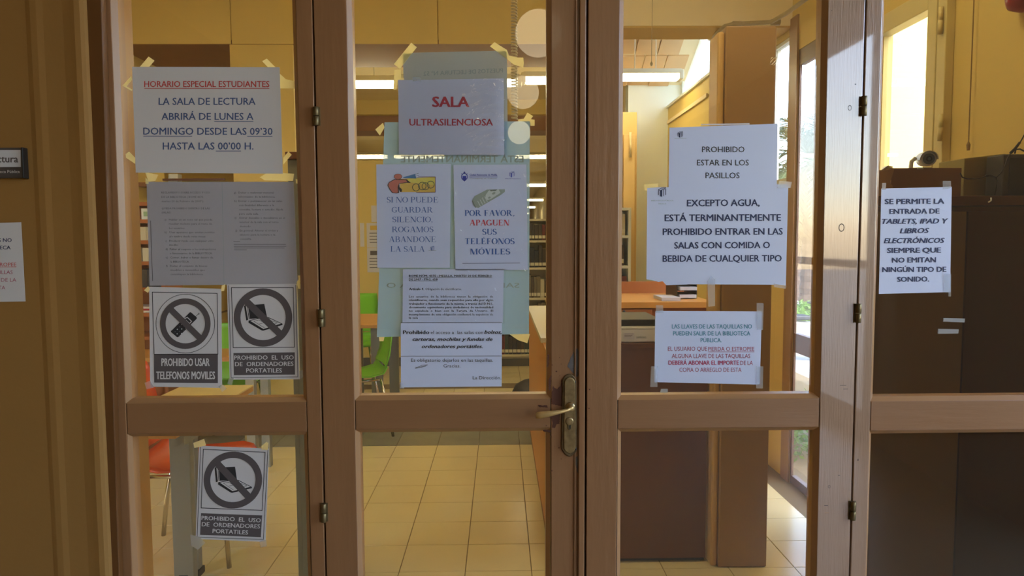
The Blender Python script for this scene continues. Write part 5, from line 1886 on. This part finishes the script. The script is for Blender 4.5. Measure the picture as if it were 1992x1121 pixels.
# sun hood: half shell over the barrel
mb = MB()
axv = Vector(ax).normalized()
sx = axv.cross(Vector((0, 0, 1))).normalized()
uz = sx.cross(axv)
for rr_ in (.0225, .0242):
    for hh in (-.010, .085):
        for k_ in range(13):
            t_ = math.radians(-5 + 190 * k_ / 12)
            mb.v.append(tuple(c0 + axv * hh + sx * math.cos(t_) * rr_ + uz * math.sin(t_) * rr_))
for k_ in range(12):
    mb.f += [(k_, k_+1, 13+k_+1, 13+k_), (26+k_, 39+k_, 39+k_+1, 26+k_+1), (k_, 26+k_, 26+k_+1, k_+1), (13+k_, 13+k_+1, 39+k_+1, 39+k_)]
mb.f += [(0, 13, 39, 26), (12, 38, 51, 25)]
mb.build('sun_hood', mat('hood_grey', (190, 182, 158), rough=.4), ct, smooth=False)
mb = MB().tube([c0 + Vector((-.022, .03, .006)), c0 + Vector((-.034, .03, -.004)), (c0.x - .036, c0.y + .03, a.z + .003)], .006, 8)
mb.box(c0.x - .048, c0.x + .02, c0.y + .012, c0.y + .05, a.z - .0015, a.z + .002)
mb.build('bracket', M_cw, ct)
B(c0.x - .032, c0.x - .016, by - .007, by - .002, a.z - .004, a.z + .001).build('cable_clip', M_cw, ct)
# crumpled bag behind the flap
tag(MB().tri([tuple(atY(x_, y_, by + .03 + dy_)) for x_, y_, dy_ in ((1716, 330, 0), (1728, 322, .01), (1737, 324, .03), (1736, 329, .0), (1722, 332, .02), (1716, 326, .04))], [(0, 1, 4), (1, 2, 3), (1, 3, 4), (0, 5, 1)]).build('plastic_bag', mat('bag_pale', (206, 196, 150), rough=.4)), 'scrap of pale plastic wrap beside the cardboard box flap', 'bag')
# olive box
oy = kY + .145
a, b = atY(1876, 312, oy), atY(1953, 380, oy)
t = thing('carton', ((a.x + b.x) / 2, oy, kz), 'plain olive yellow carton between the cardboard box and the black speaker', 'box')
M_ol = mat('carton_olive', (160, 146, 88), rough=.7, noise=.04)
top = [(a.x, oy, kz + .001), (b.x, oy, kz + .001), (b.x, oy, atY(1953, 299, oy).z), (a.x, oy, atY(1876, 308, oy).z)]
MB().prism(top, (0, .13, 0)).build('body', M_ol, t, bevel=.002)
h_ = atY(1927, 374, oy)
MB().lathe((h_.x, oy - .0008, h_.z), (0, 1, 0), [(0, .0016), (.0006, .0016)], 10).build('hole', M_black, t)
# speaker
sy = kY + .06
a, b = atY(1952, 300, sy), atY(2090, 381, sy)
t = thing('loudspeaker', ((a.x + b.x) / 2, sy, kz), 'black box loudspeaker at the right edge of the picture on the dark cabinet', 'speaker')
B(a.x, b.x, sy, sy + .075, kz + .001, a.z).build('cabinet', mat('speaker_body', (72, 66, 58), rough=.5), t, bevel=.004)
B(a.x + .018, b.x - .006, sy - .003, sy - .0005, kz + .004, a.z - .010).build('grille', M_black, t, bevel=.002)
# cables
M_cable = mat('cable_black', (40, 32, 28), rough=.5)
cp = [(1868, 337), (1872, 345), (1882, 348.5), (1896, 348), (1910, 346), (1920, 341.5), (1930, 343), (1938, 345.5), (1946, 338), (1954, 326), (1960, 308), (1966, 298), (1976, 288), (1984, 278), (1994, 260), (2010, 235)]
cb = MB().tube([atY(x_, y_, kY + .045) for x_, y_ in cp], .0018, 8).build('power_cable', M_cable, smooth=True)
tag(cb, 'black cable looping from the cardboard box past the loudspeaker', 'cable')
MB().tube([atY(x_, y_, kY + .045) for x_, y_ in ((1937, 345), (1940, 352), (1938, 364), (1935, 380))], .0016, 8).build('branch', M_cable, cb, smooth=True)
MB().tube([atY(x_, y_, kY + .045) for x_, y_ in ((1918, 342), (1927, 341), (1937, 345.5))], .0042, 8, .0030).build('plug', M_black, cb, smooth=True)
MB().tube([atY(x_, y_, kY + .043) for x_, y_ in ((1966, 298), (1975, 289), (1984, 277))], .0046, 8, .0036).build('plug', M_black, cb, smooth=True)
tag(MB().tube([atY(x_, y_, sy + .03) for x_, y_ in ((1974, 299), (1976, 291), (1984, 290), (1992, 294), (2000, 299))], .0024, 7).build('loose_cable', M_cable, smooth=True), 'short loose cable curled on top of the loudspeaker', 'cable')
# red bell high on the yellow wall
rb = atX(1985, -4, XR - .03)
t = thing('alarm_bell', (XR - .03, rb.y, rb.z), 'red round alarm bell at the top right corner on the yellow wall', 'alarm')
MB().lathe((XR - .002, rb.y, rb.z), (-1, 0, 0), [(0, .045), (.02, .045), (.05, .040), (.065, .02), (.068, .004)], 24).build('bell', mat('alarm_red', (150, 40, 44), rough=.3), t, smooth=True)
# dark bag on the floor by the counter
bp = atZ(1030, 772)
mb = MB().lathe((bp.x + .05, bp.y, 0.0), (0, 0, 1), [(0.001, .17), (.05, .21), (.11, .18), (.15, .11), (.165, .03)], 20)
tag(mb.build('black_bag', mat('bag_black', (52, 46, 40), rough=.6, bump=.6, bscale=12), smooth=True), 'slumped black bag on the pale floor left of the reception counter', 'bag')

# ================================================================== OUTSIDE (through the garden door and corridor windows)
M_pave = mat('sunlit_paving', (160, 156, 148), rough=.8, noise=.12, nscale=1.5)
struct('ground', B(XC + .06, 90, -40, 120, -.52, -.40), M_pave)
M_leaf = mat('hedge_leaf', (116, 150, 58), rough=.55, noise=.35, nscale=3, trans=.35)
M_leafd = mat('leaf_dark', (70, 96, 44), rough=.55, noise=.3, nscale=3, trans=.3)


def leafmass(n, x0, x1, y0, y1, z0, z1, size, seed, lump=.12):
    r = random.Random(seed)
    mb = MB()
    for i in range(n):
        x, y = r.uniform(x0, x1), r.uniform(y0, y1)
        top = z1 - lump * (.5 + .5 * math.sin(x * 5.1 + y * 3.7)) - r.random() ** 3 * lump
        z = z0 + (top - z0) * math.sqrt(r.random())
        a1, a2 = r.uniform(0, 6.28), r.uniform(-.9, .9)
        d = Vector((math.cos(a1) * math.cos(a2), math.sin(a1) * math.cos(a2), math.sin(a2) * .8 + .35)).normalized()
        w = d.cross(Vector((r.uniform(-1, 1), r.uniform(-1, 1), r.uniform(-1, 1)))).normalized()
        s_ = size * r.uniform(.6, 1.3)
        p_ = Vector((x, y, z))
        mb.tri([p_, p_ + d * s_ * .5 + w * s_ * .22, p_ + d * s_, p_ + d * s_ * .5 - w * s_ * .22], [(0, 1, 2, 3)])
    return mb


t = thing('hedge', (2.2, 2.8, -.4), 'sunlit shrub just outside the low glass of the garden door', 'shrub')
leafmass(6500, 1.86, 3.3, 3.05, 4.3, -.38, .26, .05, 11, .2).build('foliage', M_leaf, t, kind='stuff')
MB().tube([(2.4, 3.4, -.4), (2.45, 3.5, .0)], .02, 6).build('stem', M_brownb, t)
t = thing('hedge', (6, 12, -.4), 'clipped green hedge along the far side of the garden path', 'hedge')
leafmass(9000, 4.4, 9.5, 11.0, 12.2, -.38, .22, .12, 12, .15).build('foliage', M_leaf, t, kind='stuff')
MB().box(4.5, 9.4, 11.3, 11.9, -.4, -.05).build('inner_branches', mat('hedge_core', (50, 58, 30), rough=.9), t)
t = thing('hedge', (6, -4, -.4), 'dense green hedge outside the corridor windows, seen only as a reflection on the door stile', 'hedge')
leafmass(7000, 5.4, 6.4, -9, 1.0, -.38, 1.15, .14, 13, .25).build('foliage', M_leaf, t, kind='stuff')
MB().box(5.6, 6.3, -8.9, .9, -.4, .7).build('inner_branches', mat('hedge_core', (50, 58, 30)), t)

M_trunk = mat('palm_trunk', (92, 72, 54), rough=.9, noise=.4, nscale=14, bump=1.0, bscale=10, stretch=(1, 1, 3))
M_frond = mat('palm_frond', (74, 90, 52), rough=.6, noise=.2, nscale=4, trans=.15)
M_frondd = mat('palm_frond_dry', (110, 92, 60), rough=.7, noise=.2, trans=.25)


def palm(x, y, h, label, r0=.20, n=40, fl=2.1, seed=1):
    r = random.Random(seed)
    t = thing('palm_tree', (x, y, -.4), label, 'tree', 'palms outside the garden door')
    prof = []
    for i in range(26):
        z = h * i / 25
        prof.append((z, r0 * (1.15 - .3 * i / 25) * (1 + (.06 if i % 2 else -.04))))
    MB().lathe((x, y, -.4), (r.uniform(-.03, .03), 0, 1), prof, 12).build('trunk', M_trunk, t, smooth=False)
    for k in range(n):
        az = r.uniform(0, 6.28)
        el = r.uniform(-1.0, 1.25) if k > 5 else 1.2
        d = Vector((math.cos(az), math.sin(az), 0))
        side = Vector((-math.sin(az), math.cos(az), 0))
        mb = MB()
        pts_ = []
        N = 14
        p_ = Vector((x, y, h - .4))
        e = el
        for i in range(N):
            pts_.append(p_.copy())
            p_ = p_ + (d * math.cos(e) + Vector((0, 0, 1)) * math.sin(e)) * fl / N
            e -= .11
        mb.tube(pts_, .022, 4, .005)
        for i in range(2, N):
            L = .50 * math.sin(math.pi * (i + 1) / (N + 2)) + .12
            dirv = (pts_[i] - pts_[i-1]).normalized()
            for s_ in (-1, 1):
                for o_ in (0, .33, .66):
                    q = pts_[i-1].lerp(pts_[i], o_)
                    tip = q + (side * s_ * .75 + dirv * .75 + Vector((0, 0, r.uniform(-.25, .05)))).normalized() * L
                    mb.tri([q - dirv * .026, q + dirv * .026, tip], [(0, 1, 2)])
        mb.build('frond', M_frond if el > -.2 else M_frondd, t)
    return t


def at3(px, d):
    return (px - 973) / F * d


palm(at3(1582, 16), yd(16), 3.55, 'palm with a full crown against the sky in the garden door view', .22, 40, 2.0, 5)
palm(at3(1549, 21), yd(21), 3.0, 'shorter palm behind and left of the full crowned one', .22, 26, 1.8, 6)
palm(at3(1572, 27), yd(26), 4.4, 'distant palm between the two nearer ones', .26, 26, 1.9, 7)
palm(at3(1500, 33), yd(33), 5.0, 'distant palm hidden partly by the brown partition', .26, 24, 2.0, 8)
# loose street tree behind the palms
t = thing('street_tree', (at3(1590, 34), yd(34), -.4), 'leafy street tree far behind the palms', 'tree')
MB().tube([(at3(1590, 34), yd(34), -.4), (at3(1588, 34), yd(34), 2.4)], .18, 8, .12).build('trunk', M_trunk, t)
leafmass(4500, at3(1540, 34), at3(1640, 34), yd(32), yd(36), .9, 4.0, .3, 21, .7).build('crown', M_leafd, t, kind='stuff')
# parked motorbike, pale low building
mx, my = at3(1562, 10.4), yd(10.4)
t = thing('motorbike', (mx, my, -.4), 'grey parked motorbike beyond the garden door, side on', 'motorbike')
for dx in (-.42, .42):
    MB().lathe((mx + dx, my - .05, -.16), (0, 1, 0), [(0, .19), (.02, .235), (.08, .235), (.10, .19)], 18).build('wheel', M_black, t, smooth=False)
MB().hexa([(mx - .38, my - .08, -.1), (mx + .3, my - .08, -.1), (mx + .22, my - .08, .2), (mx - .3, my - .08, .24)], [(mx - .38, my + .12, -.1), (mx + .3, my + .12, -.1), (mx + .22, my + .12, .2), (mx - .3, my + .12, .24)]).build('body', M_steel, t, bevel=.03)
B(mx - .32, mx + .12, my - .1, my + .14, .241, .31).build('seat', M_black, t, bevel=.02)
MB().tube([(mx + .42, my + .02, -.16), (mx + .3, my + .02, .35), (mx + .24, my + .02, .45)], .025, 8).build('fork', M_chrome, t)
MB().tube([(mx + .24, my - .25, .47), (mx + .27, my + .02, .45), (mx + .24, my + .29, .47)], .015, 8).build('handlebar', M_black, t)
t = thing('building', (at3(1570, 60), yd(60), -.4), 'pale low building far away behind the palms', 'building')
B(at3(1480, 60), at3(1700, 60), yd(60), yd(66), -.4, 2.4).build('wall', M_white, t)
B(at3(1475, 60), at3(1705, 60), yd(59.6), yd(66.4), 2.41, 2.7).build('roof', M_steel, t)
for i in range(6):
    x_ = at3(1490 + i * 34, 60)
    B(x_, x_ + .8, yd(60) - .05, yd(60) - .001, .2, 1.6).build('window', mat('far_glass', (80, 96, 100), rough=.2), t)
# white car between hedge and building
cx_, cy_ = at3(1561, 24), yd(24)
t = thing('parked_car', (cx_, cy_, -.4), 'white car parked beyond the hedge between the palm trunks', 'car')
pr = [(-1.9, .0), (1.9, .0), (2.0, .35), (1.5, .5), (.9, .55), (.45, .95), (-.9, 1.0), (-1.5, .6), (-1.95, .5)]
MB().prism([(cx_ + a_, cy_ - .8, -.2 + b_) for a_, b_ in pr], (0, 1.6, 0)).build('body', M_white, t, bevel=.05)
MB().prism([(cx_ + a_, cy_ - .82, -.2 + b_) for a_, b_ in ((-1.2, .6), (.75, .58), (.38, .88), (-.85, .92))], (0, .03, 0)).build('window', M_black, t)
for dx in (-1.2, 1.25):
    MB().lathe((cx_ + dx, cy_ - .85, -.12), (0, 1, 0), [(0, .2), (.02, .28), (.2, .28)], 16).build('wheel', M_black, t)
# sunlit yellow pier of the outer wall beside the casement window
struct('wall_outer_pier', B(2.06, 3.2, yd(4.15), yd(4.40), -.4, 3.6), mat('outer_render', (244, 214, 128), rough=.85, noise=.08, nscale=3, bump=.3, bscale=30))
